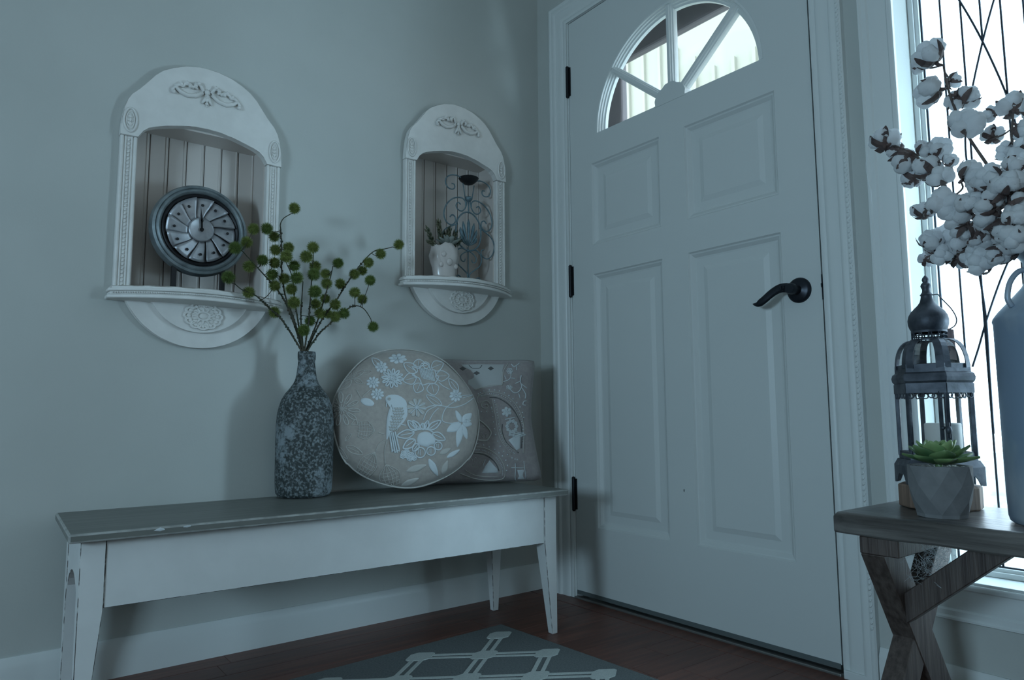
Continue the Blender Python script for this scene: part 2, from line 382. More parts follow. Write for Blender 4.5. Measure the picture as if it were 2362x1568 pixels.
# fan-light slab upper region: polygonal ring around the half-round opening
mb = MB(); N = 40; op = [(DC+FR*math.cos(PI*i/N), FZ+FR*math.sin(PI*i/N)) for i in range(N+1)]
outer = []
for i in range(N+1):
    a = PI*i/N; c, s_ = math.cos(a), math.sin(a); hx = (DY0-DY1)/2; hz = 2.052-FZ
    t_ = min(hx/abs(c) if abs(c) > 1e-6 else 9, hz/s_ if s_ > 1e-6 else 9); outer.append((DC+c*t_, FZ+s_*t_))
for i in range(N):
    q = [op[i], outer[i], outer[i+1], op[i+1]]
    mb.add([(x, y_, z_) for x in (0, .044) for y_, z_ in q], [(0, 1, 2, 3), (7, 6, 5, 4), (0, 3, 7, 4), (1, 5, 6, 2)])
for sg in (1, -1):   # corner triangles
    cy = DC+sg*(DY0-DY1)/2
    idx = min(range(N), key=lambda i: abs(outer[i][0]-cy)+abs(outer[i][1]-2.052))
    near = [o_ for o_ in outer if abs(abs(o_[0]-DC)-(DY0-DY1)/2) < 1e-6 and (o_[0]-DC)*sg > 0]; a1 = max(near, key=lambda q: q[1])
    top = [o_ for o_ in outer if abs(o_[1]-2.052) < 1e-6 and (o_[0]-DC)*sg > 0]; b1 = max(top, key=lambda q: abs(q[0]-DC))
    mb.prism([a1, (cy, 2.052), b1], 0, .044, 'x')
# slab below the fan with four openings for the panels
PYS = [DY0-.105, DC+.0488, DC-.0488, DY1+.105]; PZ = [(1.199, 1.4896), (.2427, 1.0974)]
holes = [(PYS[1], PYS[0], a, b) for a, b in PZ]+[(PYS[3], PYS[2], a, b) for a, b in PZ]
for a in cells(holes, DY1, DY0, .024, FZ): mb.box(0, .044, a[0], a[1], a[2], a[3])
build('door_skin', mb, 'door', door, weld=True)
PF = [(0, 0), (.004, -.0035), (.008, -.006), (.013, -.0065), (.018, -.009), (.024, -.0095)]
for h in holes:   # moulded recessed panels
    mb = MB(); vs = []; y0, y1, z0, z1 = h; pr = [(0, 0), (.004, .005), (.008, .006), (.017, .0135), (.022, .0145), (.045, .0145), (.060, .0095)]
    for w, d in pr: vs += [(d, y0+w, z0+w), (d, y1-w, z0+w), (d, y1-w, z1-w), (d, y0+w, z1-w)]
    fs = [(i*4+j, i*4+(j+1) % 4, (i+1)*4+(j+1) % 4, (i+1)*4+j) for i in range(len(pr)-1) for j in range(4)]
    fs.append(tuple(range(len(vs)-4, len(vs)))); mb.add(vs, fs); build('panel', mb, 'door', door)
# fan-light: raised moulding ring, muntins, hub, glass
mb = MB(); ring = [(-.003, -.0012), (.003, -.0012), (.0045, .004), (.0085, .0055), (.0095, .011), (.0145, .0125), (.0155, .018), (.0215, .020), (.0225, .032), (-.003, .032)]
n = 44; k = len(ring); vs = []
for i in range(n+1):
    a = PI*i/n
    for w, dp in ring: vs.append((dp, DC+(FR-w)*math.cos(a), FZ+(FR-w)*math.sin(a)))
mb.add(vs, [(i*k+j, i*k+(j+1) % k, (i+1)*k+(j+1) % k, (i+1)*k+j) for i in range(n) for j in range(k)]+[tuple(range(k)), tuple(range(n*k, n*k+k))])
build('fanlight_moulding', mb, 'trim', door, smooth='auto')
for a in (40, 90, 140):
    a = math.radians(a); d = Vector((0, math.cos(a), math.sin(a))); sd_ = Vector((0, -math.sin(a), math.cos(a))); c0 = Vector((0, DC, FZ-.004)); mb = MB()
    pr = [(.005, -.001), (.0062, .004), (.0098, .0055), (.0105, .011), (.0135, .0125), (.0142, .019), (.0142, .030)]; pr = pr+[(-w, x) for w, x in reversed(pr)]
    k = len(pr); mb.add([c0+d*t_+sd_*w+Vector((x, 0, 0)) for t_ in (.045, FR-.004) for w, x in pr], [(j, (j+1) % k, k+(j+1) % k, k+j) for j in range(k)]+[tuple(range(k)), tuple(range(k, 2*k))])
    build('muntin', mb, 'trim', door)
mb = MB(); pts = [(DC+.062, FZ)]
for i in range(0, 13):
    a = PI*i/12; rr = .062*(1 if i % 4 else .93); pts.append((DC+rr*math.cos(a), FZ+rr*math.sin(a)*.95))
mb.prism(pts+[(DC-.062, FZ-.004), (DC+.062, FZ-.004)], -.0014, .03, 'x'); build('fan_hub', mb, 'door', door)
mb = MB(); mb.prism([(DC+(FR-.01)*math.cos(PI*i/32), FZ+(FR-.01)*math.sin(PI*i/32)) for i in range(33)], .0225, .0265, 'x'); build('fanlight_pane', mb, 'glass', door)
build('door_sweep', MB().box(-.001, .045, DY1+.002, DY0-.002, .013, .026), 'sweep', door, label='dark rubber sweep along the bottom of the door')
build('weatherstrip', MB().box(.003, .044, DY1-.0035, DY1-.0004, .02, 2.05).box(.004, .044, DY0+.0004, DY0+.0035, .02, 2.05).box(.004, .044, DY1, DY0, 2.0525, 2.056), 'gasket', door)
build('nail_mark', MB().ball((-.001, DC-.008, .395), .003, (.4, .5, 1.6), 1), 'gasket', door)
for za, zb in ((1.772, 1.886), (1.034, 1.144), (.291, .401)):
    mb = MB(); y = DY0+.004
    mb.lathe([(.0, za-.004), (.004, za-.003), (.0062, za), (.0062, zb), (.004, zb+.003), (0, zb+.004)], (-.006, y, 0), 14)
    mb.box(-.0035, .002, y-.012, y+.014, za+.003, zb-.003)
    h_ = build('hinge', mb, 'hard', door, smooth='auto', label='black iron door hinge')
# lever handle
HZ, HY = .934, -1.032
hd = build('door_handle', MB().lathe([(0, -.002), (.033, -.002), (.033, .002), (.031, .006), (.026, .009), (.018, .0105), (.0125, .013), (.0115, .030), (.014, .033), (.014, .046), (.012, .050), (0, .050)], (0, HY, HZ), 36, axis='x'), 'bronze', door, smooth='auto', label='dark bronze lever handle with round rose')
path = smooth_path([(-.041, HY, HZ), (-.042, HY+.012, HZ+.004), (-.044, HY+.030, HZ+.004), (-.046, HY+.052, HZ-.006), (-.048, HY+.074, HZ-.021), (-.047, HY+.092, HZ-.029), (-.043, HY+.108, HZ-.026)], 5)
nP = len(path); mb = MB(); vs = []; K = 12
for i, q in enumerate(path):
    t_ = i/(nP-1); hh = (.0125 if t_ < .12 else .0125-.0035*(t_-.12)) * (1 if t_ < .75 else max(.15, 1-(t_-.75)*3.4)); tt = .0055*(1 if t_ < .8 else max(.3, 1-(t_-.8)*3))
    dd = (path[min(i+1, nP-1)]-path[max(i-1, 0)]).normalized(); up = Vector((-1, 0, 0)).cross(dd).normalized(); ou = dd.cross(up)
    for j in range(K): a = 2*PI*j/K; vs.append(q+up*math.cos(a)*hh+ou*math.sin(a)*tt)
mb.add(vs, [(i*K+j, i*K+(j+1) % K, (i+1)*K+(j+1) % K, (i+1)*K+j) for i in range(nP-1) for j in range(K)]+[tuple(range(K)), tuple(range((nP-1)*K, nP*K))])
build('lever', mb, 'bronze', hd, smooth=True)
build('turn_button', MB().lathe([(.007, 0), (.007, .006), (.005, .008), (0, .008)], (-.0465, HY+.018, HZ+.004), 16, axis='x').box(-.058, -.054, HY+.0165, HY+.0195, HZ-.001, HZ+.009), 'bronze', hd, smooth='auto')
build('latch_plate', MB().box(-.0015, .02, DY1-.0035, DY1-.0002, HZ-.032, HZ+.032).ball((-.002, DY1-.002, HZ+.004), .006, (.8, .5, 1.4), 1), 'bronze', door)
# sill under the door
th = struct(build('trim_4', MB().box(-.012, .004, DY1-.003, DY0+.003, -.012, .006).box(.004, .14, DY1-.003, DY0+.003, -.012, .002), 'thresh', bevel=.002)); th['label'] = 'metal door threshold'

# ------------------------------------------------------------------ sidelight window
win = struct(build('window_1', MB().box(.085, .125, WY0-.022, WY0, WZ0, WZ1).box(.085, .125, WY1, WY1+.022, WZ0, WZ1).box(.085, .125, WY1, WY0, WZ0, WZ0+.026).box(.085, .125, WY1, WY0, WZ1-.026, WZ1), 'trim', bevel=.003))
build('window_sill', MB().box(-.006, .085, WY1+.001, WY0-.001, WZ0-.004, WZ0+.006), 'trim', win, bevel=.002)
build('glazing_bead', MB().box(.078, .086, WY0-.012, WY0-.0, WZ0+.006, WZ1).box(.078, .086, WY1, WY1+.012, WZ0+.006, WZ1).box(.078, .086, WY1, WY0, WZ0+.006, WZ0+.018), 'trim', win, bevel=.002)
build('window_pane', MB().box(.098, .103, WY1+.02, WY0-.02, WZ0+.024, WZ1-.024), 'tex_glass', win)
GX = .094; cy = -1.449
def came(pts, w=.0022):
    build('lead_came', MB().tube([(GX, a, b) for a, b in pts], w, 6), 'came', win, smooth=True)
gy0, gy1, gz0, gz1 = WY0-.023, WY1+.023, WZ0+.027, WZ1-.027
came([(gy0, gz0), (gy0, gz1)], .0028); came([(gy1, gz0), (gy1, gz1)], .0028); came([(gy0, gz0), (gy1, gz0)], .0028)
came([(GXc := -1.613, gz0), (GXc, gz1)]); came([(-1.655, gz0), (-1.655, gz1)]); came([(-1.74, gz0), (-1.74, gz1)]); came([(-1.782, gz0), (-1.782, gz1)])
for sg in (1, -1):
    came([(cy+sg*.081, gz0), (cy+sg*.081, gz1)]); came([(cy+sg*.039, gz0), (cy+sg*.039, gz1)])
    came(smooth_path([(cy-sg*.068, 1.68), (cy-sg*.062, 1.62), (cy-sg*.04, 1.575), (cy+sg*.001, 1.452), (cy+sg*.04, 1.30), (cy+sg*.05, 1.2), (cy+sg*.035, 1.06)], 5))
came([(cy, 1.452), (cy, gz1)])
def trace(px): came([(q.y, q.z) for q in smooth_path([on(0, GX, *p_) for p_ in px], 4)])
trace([(2345, 560), (2308, 645), (2275, 740), (2258, 800), (2243, 846)]); trace([(2244, 560), (2262, 650), (2275, 740), (2282, 850), (2292, 1000)])

# ------------------------------------------------------------------ outside
ex = thing('house_wing', 'cream board and batten wall seen through the fanlight', 'building', (2.2, 1.5, 0))
build('wall', MB().box(2.2, 2.32, -.2, 4.5, -.1, 3.9), 'siding', ex)
for i in range(14): build('batten', MB().box(2.178, 2.2, .405+i*.1545-.3, .43+i*.1545-.3, 0, 2.95+.13*min(3, max(0, i-4))), 'siding', ex)
sd = thing('storm_door', 'brown framed storm door behind the fanlight glass', 'door', (.155, -.635, 0))
build('frame', MB().box(.13, .165, -.312, -.165, 0, 2.05).box(.13, .165, -1.105, -.985, 0, 2.05).box(.13, .165, -1.105, -.165, 1.893, 2.05).box(.13, .165, -.985, -.312, 0, .3), 'storm', sd, bevel=.008)
build('pane', MB().box(.145, .149, -.99, -.31, .29, 1.9), 'glass', sd)
pv = struct(build('floor_porch', MB().box(.14, 12, -9, 6, -.2, -.1), 'paving'))

# ------------------------------------------------------------------ wall niches
def mirror(pts): return [(-x, z) for x, z in reversed(pts)]+[(x, z) for x, z in pts if x > 1e-6]
TOP = [(0, 1.5695), (.026, 1.568), (.06, 1.560), (.09, 1.5465), (.112, 1.533), (.131, 1.5145), (.149, 1.490), (.166, 1.467), (.182, 1.450), (.192, 1.433), (.199, 1.410), (.2035, 1.381), (.2065, 1.337)]
LOW = [(0, 1.399), (.03, 1.3975), (.066, 1.391), (.10, 1.382), (.125, 1.374), (.142, 1.366), (.154, 1.355), (.160, 1.345), (.165, 1.337), (.175, 1.3365), (.185, 1.336), (.195, 1.336), (.2065, 1.336)]
def make_niche():
    r = thing('niche_shelf', 'left white arched wall niche shelf holding the round metal clock', 'wall niche', (0, 0, .93), group=None)
    OF = Vector((0, 0, .93))
    def B(name, mb, mt, par=r, **k): mb.mod(lambda v: v-OF); return build(name, mb, mt, par, world=False, **k)
    # interior: bead planks, sides, soffit, floor
    for i in range(7):
        x0 = -.165+i*.0472; x1 = min(x0+.0472, .165); mb = MB()
        mb.box(x0+.0012, x1-.0012, .088, .098, .946, 1.396); mb.tube([(x1-.0065, .0885, .946), (x1-.0065, .0885, 1.396)], .0030, 8)
        B('bead_board', mb, 'bead', bevel=.0015, bseg=1)
    B('back_panel', MB().box(-.1672, .1672, .098, .108, .944, 1.3985), 'bead')
    B('side_panel', MB().box(-.1672, -.162, -.001, .099, .945, 1.398), 'bead'); B('side_panel', MB().box(.162, .1672, -.001, .099, .945, 1.398), 'bead')
    B('soffit', MB().box(-.1672, .1672, -.001, .099, 1.393, 1.398), 'bead')
    # header
    hd = B('header', MB().band(mirror(TOP), mirror(LOW), -.024, -.001), 'white', bevel=.004, bmat='wear')
    for s_ in (-1, 1):   # oval rosettes
        mb = MB(); cx, cz = s_*.185, 1.377
        def ov(rx, rz, y): return [(cx+rx*math.cos(2*PI*i/24), y, cz+rz*math.sin(2*PI*i/24)) for i in range(24)]
        mb.tube(ov(.0145, .031, -.0255), .0028, 6, True); mb.tube(ov(.009, .022, -.025), .0015, 6, True)
        for q, z_ in ((0, .010), (0, -.010), (0, 0)): mb.ball((cx, -.025, cz+z_), .005, (.8, .6, 1.2), 1)
        for q in range(8): a = 2*PI*q/8; mb.ball((cx+.005*math.cos(a), -.0245, cz+.013*math.sin(a)), .003, (1, .7, 1.3), 1)
        B('oval_rosette', mb, 'white', hd, smooth=True)
    # carved swag
    mb = MB(); cx, cz = -.004, 1.492
    for s_ in (-1, 1):
        mb.tube([(cx+s_*x, -.028, cz+z_) for x, z_ in ((.012, .004), (.030, -.010), (.050, -.014), (.068, -.008), (.080, .002), (.086, -.006), (.084, -.016))], [.005, .0055, .006, .0055, .005, .0045, .005], 7)
        for i in range(14): t_ = i/13; mb.ball((cx+s_*(.014+.066*t_), -.030, cz-.013*math.sin(PI*t_)*1.1+.004*(1-t_)), .0042, (1, .8, 1), 1)
        mb.tube([(cx+s_*x, -.028, cz+z_) for x, z_ in ((.010, .008), (.018, .022), (.030, .024), (.034, .014), (.026, .012))], .0048, 6)
        mb.tube([(cx+s_*x, -.028, cz+z_) for x, z_ in ((.034, .010), (.046, .018), (.058, .016), (.062, .008), (.072, .010), (.080, .002))], .0050, 6)
        for x, z_ in ((.022, .026), (.030, .018), (.044, .012), (.052, .020), (.066, .012), (.084, -.014)): mb.ball((cx+s_*x, -.031, cz+z_), .0055, (1, .8, 1.1), 1)
        mb.tube([(cx+s_*x, -.028, cz+z_) for x, z_ in ((.002, -.004), (.008, -.018), (.013, -.026))], [.005, .004, .002], 6)
    for z_, rr in ((.008, .009), (-.004, .008), (-.014, .007), (-.024, .005), (-.031, .003)): mb.ball((cx, -.028, cz+z_), rr, (1, .7, 1), 1)
    B('carved_swag', mb, 'white', hd, smooth=True)
    # pilasters
    for s_ in (-1, 1):
        a, b = sorted((s_*.1660, s_*.2045)); prof = []
        mb = MB()
        mb.box(a, b, -.016, -.001, .945, 1.3355)
        for x, rr in ((a+.004, .004), (b-.004, .004), (a+.0125, .0022), (b-.0125, .0022)): mb.tube([(x, -.0165, .945), (x, -.0165, 1.3355)], rr, 8)
        pl = B('pilaster', mb, 'white', smooth='auto')
        mb = MB(); cx = (a+b)/2
        for i in range(38): mb.ball((cx, -.0175, .952+i*.0101), .0046, (.8, .55, 1.15), 1, rotm=Matrix.Rotation(.5, 3, 'Y'))
        B('bead_strip', mb, 'white', pl, smooth=True, kind='stuff')
    # bowed shelf
    def bow(e_, n_=24): return [(x, -.036-e_-.088*(1-(x/.215)**2)) for x in [-.215-e_+(.43+2*e_)*i/n_ for i in range(n_+1)]]
    mb = MB()
    pl_ = [(-.158, .087), (-.158, -.001), (-.213, -.001)]+bow(-.004)+[(.213, -.001), (.158, -.001), (.158, .087)]
    mb.prism(pl_, .934, .944, 'z')
    sh = B('shelf_board', mb, 'white', bevel=.003, bmat='wear')
    mb = MB(); mb.prism([(-.217, -.001)]+bow(.002)+[(.217, -.001)], .930, .9375, 'z'); mb.prism([(-.214, -.001)]+bow(-.003)+[(.214, -.001)], .921, .930, 'z'); mb.prism([(-.219, -.001)]+bow(.004)+[(.219, -.001)], .912, .921, 'z')
    B('shelf_moulding', mb, 'white', sh, bevel=.003)
    mb = MB(); bw = bow(.001, 90)
    for x, y in bw[2:-2]: mb.ball((x, y, .9258), .0028, (1.25, 1, .9), 1)
    B('bead_trim', mb, 'white', sh, smooth=True, kind='stuff')
    # apron
    def arc(R, zc, hw, n_=40): a0 = math.asin(hw/R); return [(R*math.sin(-a0+2*a0*i/n_), zc-R*math.cos(-a0+2*a0*i/n_)) for i in range(n_+1)]
    ap = B('apron', MB().prism([(x, z_) for x, z_ in arc(.192, .992, .178)]+[(.176, .9125), (-.176, .9125)], -.020, -.001, 'y'), 'white', bevel=.005, bmat='wear')
    mb = MB(); mb.prism([(x, z_) for x, z_ in arc(.133, .973, .120)]+[(.119, .9125), (-.119, .9125)], -.034, -.019, 'y')
    B('inner_apron', mb, 'white', ap, bevel=.005, bmat='wear')
    mb = MB(); cx, cz, n_ = 0.006, .884, 12
    for i in range(n_):
        a = 2*PI*i/n_; ca, sa = math.cos(a), math.sin(a)
        mb.tube([(cx+.035*ca+.0125*math.cos(a+q)*1.0, -.0375, cz+.027*sa+.0085*math.sin(a+q)) for q in [PI*1.25*j/7-PI*.62 for j in range(8)]], .0034, 6)
        mb.ball((cx+.036*ca, -.0375, cz+.027*sa), .0058, (1, .6, .9), 1)
        mb.tube([(cx+.017*ca, -.0375, cz+.012*sa), (cx+.028*ca, -.037, cz+.0205*sa)], [.004, .0025], 6)
    mb.tube([(cx+.0165*math.cos(2*PI*i/24), -.0375, cz+.011*math.sin(2*PI*i/24)) for i in range(24)], .0036, 6, True)
    mb.ball((cx, -.035, cz), .0125, (1, .35, .72), 2)
    mb.prism([(cx+.047*math.cos(2*PI*i/36)*(1+.05*math.cos(12*2*PI*i/36)), cz+.036*math.sin(2*PI*i/36)*(1+.05*math.cos(12*2*PI*i/36))) for i in range(36)], -.0365, -.033, 'y')
    B('carved_flower', mb, 'white', ap, smooth='auto')
    return r
n1 = make_niche(); n1.location = (NX[0][0], 0, .93)
n2 = n1.copy(); COL.objects.link(n2); n2.location = (NX[1][0], 0, .93+NX[1][1])
for ch in list(n1.children):
    c = ch.copy(); COL.objects.link(c); c.parent = n2
    for g in ch.children: d = g.copy(); COL.objects.link(d); d.parent = c
n1['group'] = n2['group'] = 'arched wall niches'
n2['label'] = 'right white arched wall niche shelf, nearer the door, holding iron scrollwork'

# ------------------------------------------------------------------ clock
CX, CY, CZ = -1.208, -.020, 1.117
ck = thing('table_clock', 'round grey metal clock with windmill blades in the left niche', 'clock', (CX, CY, .944))
R0 = .122
# rim (lathe about y); profile (radius, distance to the front)
mb = MB().lathe([(R0-.02, -.030), (R0-.006, -.028), (R0+.001, -.020), (R0+.001, -.004), (R0-.003, .006), (R0-.009, .009), (R0-.011, .006), (R0-.0135, .010), (R0-.018, .012), (R0-.0215, .009), (R0-.024, .002)], (CX, CY, CZ), 64, axis='y', cap=False)
build('rim', mb, 'clock_ring', ck, smooth='auto')
mb = MB().lathe([(R0-.024, -.028), (R0-.024, .004), (R0-.028, .007), (R0-.0325, .004), (R0-.034, -.002), (R0-.034, -.008), (0, -.008)], (CX, CY, CZ), 64, axis='y', cap=False)
build('dark_bezel', mb, 'dark_iron', ck, smooth='auto')
RB = R0-.035
for i in range(12):    # overlapping curved blades
    mb = MB(); a0 = 2*PI*i/12+PI/2-.20; vs = []; nn = 6; mm = 5
    for j in range(nn+1):
        rr = .030+(RB-.030)*j/nn; sw = -.24*math.sin(PI*j/nn*.5)+.10
        for k_ in range(mm+1):
            a = a0+sw+(2*PI/12*1.02)*k_/mm
            y = CY-.001-.0105*(1-k_/mm)*(.4+.6*j/nn)
            vs.append((CX+rr*math.cos(a), y, CZ+rr*math.sin(a)))
    mb.add(vs, [(j*(mm+1)+k_, j*(mm+1)+k_+1, (j+1)*(mm+1)+k_+1, (j+1)*(mm+1)+k_) for j in range(nn) for k_ in range(mm)])
    bl = build('blade', mb, 'clock_petal', ck, smooth=True); so = bl.modifiers.new('s', 'SOLIDIFY'); so.thickness = .0012
    a = PI/2+2*PI*i/12
    build('rivet', MB().ball((CX+.067*math.cos(a), CY-.009, CZ+.067*math.sin(a)), .0038, (1, .7, 1), 2), 'dark_iron', bl, smooth=True)
build('centre_disc', MB().lathe([(.032, -.004), (.032, .009), (.030, .0105), (.0275, .009), (0, .009)], (CX, CY, CZ), 40, axis='y'), 'clock_petal', ck, smooth='auto')
for nm, L, an, w in (('hour_hand', .040, 91.0, .0035), ('minute_hand', .062, 94.5, .0022)):
    a = math.radians(an); d = Vector((math.cos(a), 0, math.sin(a))); s_ = Vector((-d.z, 0, d.x)); c0 = Vector((CX, CY-.013, CZ))
    mb = MB(); pts = [c0-d*.006+s_*.0018, c0+d*L*.45+s_*.0014, c0+d*L*.6+s_*w, c0+d*L*.75+s_*.001, c0+d*L, c0+d*L*.75-s_*.001, c0+d*L*.6-s_*w, c0+d*L*.45-s_*.0014, c0-d*.006-s_*.0018]
    mb.prism([(p_.x, p_.z) for p_ in pts], c0.y-.001, c0.y+.0004, 'y'); mb.lathe([(.005, 0), (.005, .003), (0, .0035)], (CX, CY-.011, CZ), 16, axis='y')
    build(nm, mb, 'dark_iron', ck)
mb = MB(); mb.prism([(CX+(.112*math.copysign(abs(math.cos(t_))**.6, math.cos(t_))), CY+.006+.034*math.sin(t_)) for t_ in [2*PI*i/28 for i in range(28)]], .9445, .9535, 'z'); build('stand_base', mb, 'dark_iron', ck, bevel=.002)
for x in (CX-.060, CX+.062): build('stand_post', MB().box(x-.0058, x+.0058, CY+.002, CY+.018, .953, 1.02), 'dark_iron', ck, bevel=.001)

# ------------------------------------------------------------------ iron scroll candle holder in the right niche
SX, SY, SZ = -.328, -.004, 1.066
hx = thing('scroll_candle_holder', 'blue-grey iron scrollwork candle holder with cup on top in the right niche', 'candle holder', (SX, SY, SZ))
def cc(x, y, d=SY): return on(1, d, 900+x/2.8, 200+y/2.8)
def spiral(cx, cz, r0, r1, a0, a1, n_=20): return [(cx+(r0+(r1-r0)*i/n_)*math.cos(a0+(a1-a0)*i/n_), SY, cz+(r0+(r1-r0)*i/n_)*math.sin(a0+(a1-a0)*i/n_)) for i in range(n_+1)]
def both(pts, r_, name):   # traced left half, mirrored
    mb = MB(); q = smooth_path(pts, 5); mb.tube(q, r_, 7); mb.tube([Vector((2*SX-v.x, v.y, v.z)) for v in q], r_, 7); build(name, mb, 'teal_iron', hx, smooth=True)
both([(SX-.022, SY, 1.440), (SX-.050, SY, 1.447), (SX-.075, SY, 1.443), (SX-.092, SY, 1.430), (SX-.095, SY, 1.412), (SX-.085, SY, 1.397), (SX-.068, SY, 1.394), (SX-.058, SY, 1.402), (SX-.060, SY, 1.413), (SX-.070, SY, 1.414)], .0022, 'upper_scroll')
both([(SX-.012, SY, 1.345), (SX-.014, SY, 1.362), (SX-.032, SY, 1.371), (SX-.065, SY, 1.362), (SX-.092, SY, 1.335), (SX-.102, SY, 1.302), (SX-.092, SY, 1.276), (SX-.072, SY, 1.268), (SX-.056, SY, 1.279), (SX-.055, SY, 1.296), (SX-.067, SY, 1.304), (SX-.077, SY, 1.295)], .0024, 'shoulder_scroll')
both([(SX-.006, SY, 1.37), (SX-.010, SY, 1.345), (SX-.025, SY, 1.325), (SX-.043, SY, 1.326), (SX-.052, SY, 1.339), (SX-.044, SY, 1.352), (SX-.033, SY, 1.347)], .0022, 'inner_scroll')
both([(SX-.045, SY, 1.275), (SX-.075, SY, 1.262), (SX-.100, SY, 1.245), (SX-.112, SY, 1.215), (SX-.102, SY, 1.185), (SX-.080, SY, 1.168), (SX-.058, SY, 1.176), (SX-.054, SY, 1.193), (SX-.066, SY, 1.200)], .0022, 'side_scroll')
both([(SX, SY, 1.185), (SX-.028, SY, 1.193), (SX-.050, SY, 1.180), (SX-.055, SY, 1.158), (SX-.046, SY, 1.137), (SX-.024, SY, 1.120), (SX-.006, SY, 1.105), (SX-.004, SY, 1.085), (SX-.02, SY, 1.070), (SX-.043, SY, 1.070), (SX-.052, SY, 1.083), (SX-.044, SY, 1.096), (SX-.032, SY, 1.09)], .0024, 'lower_scroll')
both([(SX-.002, SY, 1.186), (SX-.018, SY, 1.178), (SX-.032, SY, 1.165), (SX-.030, SY, 1.150), (SX-.018, SY, 1.147), (SX-.013, SY, 1.157)], .002, 'heart_scroll')
both([(SX, SY, 1.325), (SX-.022, SY, 1.318), (SX-.045, SY, 1.292), (SX-.053, SY, 1.250), (SX-.043, SY, 1.212), (SX-.02, SY, 1.192), (SX, SY, 1.187)], .0028, 'oval_frame')
mb = MB()
for i in range(-3, 4):   # fan of leaves
    a = math.radians(90+i*24); L = .095-.008*abs(i); b0 = Vector((SX, SY, 1.205)); d = Vector((math.cos(a), 0, math.sin(a)))
    bend = Vector((.012*(-i), 0, -.004*abs(i)))
    pts = [b0+d*L*t_+bend*t_*t_*(-1) for t_ in (0, .3, .6, .85, 1)]; mb.tube(pts, [.002, .003, .0062, .0055, .001], 6)
build('palmette', mb, 'teal_iron', hx, smooth=True, label='fan of iron leaves')
build('centre_rod', MB().tube([(SX, SY+.003, 1.068), (SX, SY+.003, 1.20)], .0022, 7).tube([(SX-.024, SY, 1.425), (SX-.014, SY, 1.372)], .0018, 6).tube([(SX+.024, SY, 1.425), (SX+.014, SY, 1.372)], .0018, 6).tube([(SX, SY, 1.32), (SX, SY, 1.375)], .0025, 6), 'teal_iron', hx, smooth=True)
build('candle_cup', MB().lathe([(.004, 1.422), (.018, 1.427), (.030, 1.437), (.036, 1.446), (.034, 1.448), (.026, 1.44), (0, 1.436)], (SX, SY, 0), 28), 'dark_iron', hx, smooth='auto')
build('collar', MB().lathe([(.009, 1.364), (.012, 1.369), (.014, 1.376), (.011, 1.379), (.008, 1.374), (.006, 1.366)], (SX, SY, 0), 20), 'teal_iron', hx, smooth=True)
build('foot', MB().lathe([(.034, 1.0655), (.034, 1.0675), (.02, 1.069), (.004, 1.073), (0, 1.074)], (SX, SY, 0), 24), 'teal_iron', hx, smooth='auto')

# leaf helper
def leaf(L, Wd, curl=.3, th=.003, tip=.12, cup=.25):
    """pointed fleshy leaf along +x from the origin, upper side +z"""
    mb = MB(); vs = []; n_ = 7; K = 6
    for i in range(n_+1):
        t_ = i/n_; w = Wd*(math.sin(PI*min(1, t_*.93+.05))**.7)*(1 if t_ < .6 else 1-(t_-.6)**2*3.2)*(.55+.9*t_ if t_ < .5 else 1)
        w = max(w, Wd*.03); x = L*t_; z = L*curl*t_*t_
        for k_ in range(K+1):
            s_ = -1+2*k_/K; vs.append((x, w*s_*.5, z+cup*w*abs(s_)**2*.5))
    m0 = len(vs)
    for i in range(n_+1):
        for k_ in range(K+1):
            v = vs[i*(K+1)+k_]; s_ = abs(-1+2*k_/K); vs.append((v[0], v[1], v[2]-th*(1-s_**2)-.0003))
    fs = [(i*(K+1)+k_, (i+1)*(K+1)+k_, (i+1)*(K+1)+k_+1, i*(K+1)+k_+1) for i in range(n_) for k_ in range(K)]
    fs += [tuple(reversed([m0+q for q in f])) for f in fs]
    for i in range(n_):
        for k_ in (0, K): a, b = i*(K+1)+k_, (i+1)*(K+1)+k_; fs.append((a, a+m0, b+m0, b))
    for i in (0, n_):
        for k_ in range(K): a, b = i*(K+1)+k_, i*(K+1)+k_+1; fs.append((a, b, b+m0, a+m0))
    return mb.add(vs, fs)
def rosette(parent, c, rings, mt, scale=1, tilt=(0, 0)):
    c = Vector(c)
    for n_, L, w, el, cu_, ph in rings:
        lf = None
        for i in range(n_):
            if lf is None: lf = build('leaf', leaf(L*scale, w*scale, cu_, .003*scale), mt, parent, smooth=True, world=False); o = lf
            else: o = lf.copy(); COL.objects.link(o)
            o.location = c-origin(parent); a = ph+2*PI*i/n_+random.uniform(-.12, .12)
            o.rotation_euler = (tilt[0], -(el+random.uniform(-.08, .08))+tilt[1], a)
            s_ = random.uniform(.9, 1.08); o.scale = (s_, s_, s_)

# ------------------------------------------------------------------ ceramic planter in the right niche
PX, PY, PZ0 = -.432, -.012, 1.066
pt = thing('ceramic_planter', 'white glazed lumpy planter in the right niche', 'planter', (PX, PY, PZ0))
mb = MB(); vs = []; n_ = 48; prof = [(.002, 0), (.034, 0), (.038, .006), (.040, .02), (.043, .045), (.049, .065), (.052, .085), (.049, .105), (.046, .122), (.043, .124), (.041, .12), (.040, .10), (0, .10)]
for r_, z_ in prof:
    for i in range(n_):
        a = 2*PI*i/n_; q = r_*(1+.10*math.exp(-((z_-.08)/.02)**2)*math.cos(5*a)+.05*math.exp(-((z_-.035)/.015)**2)*math.cos(7*a+1)); vs.append((PX+q*math.cos(a), PY+q*math.sin(a)*.8, PZ0+z_+(.008*math.cos(4*a+.5) if z_ > .11 else 0)))
k = len(prof); mb.add(vs, [(j*n_+i, j*n_+(i+1) % n_, (j+1)*n_+(i+1) % n_, (j+1)*n_+i) for j in range(k-1) for i in range(n_)]); build('pot', mb, 'ceramic', pt, smooth=True)
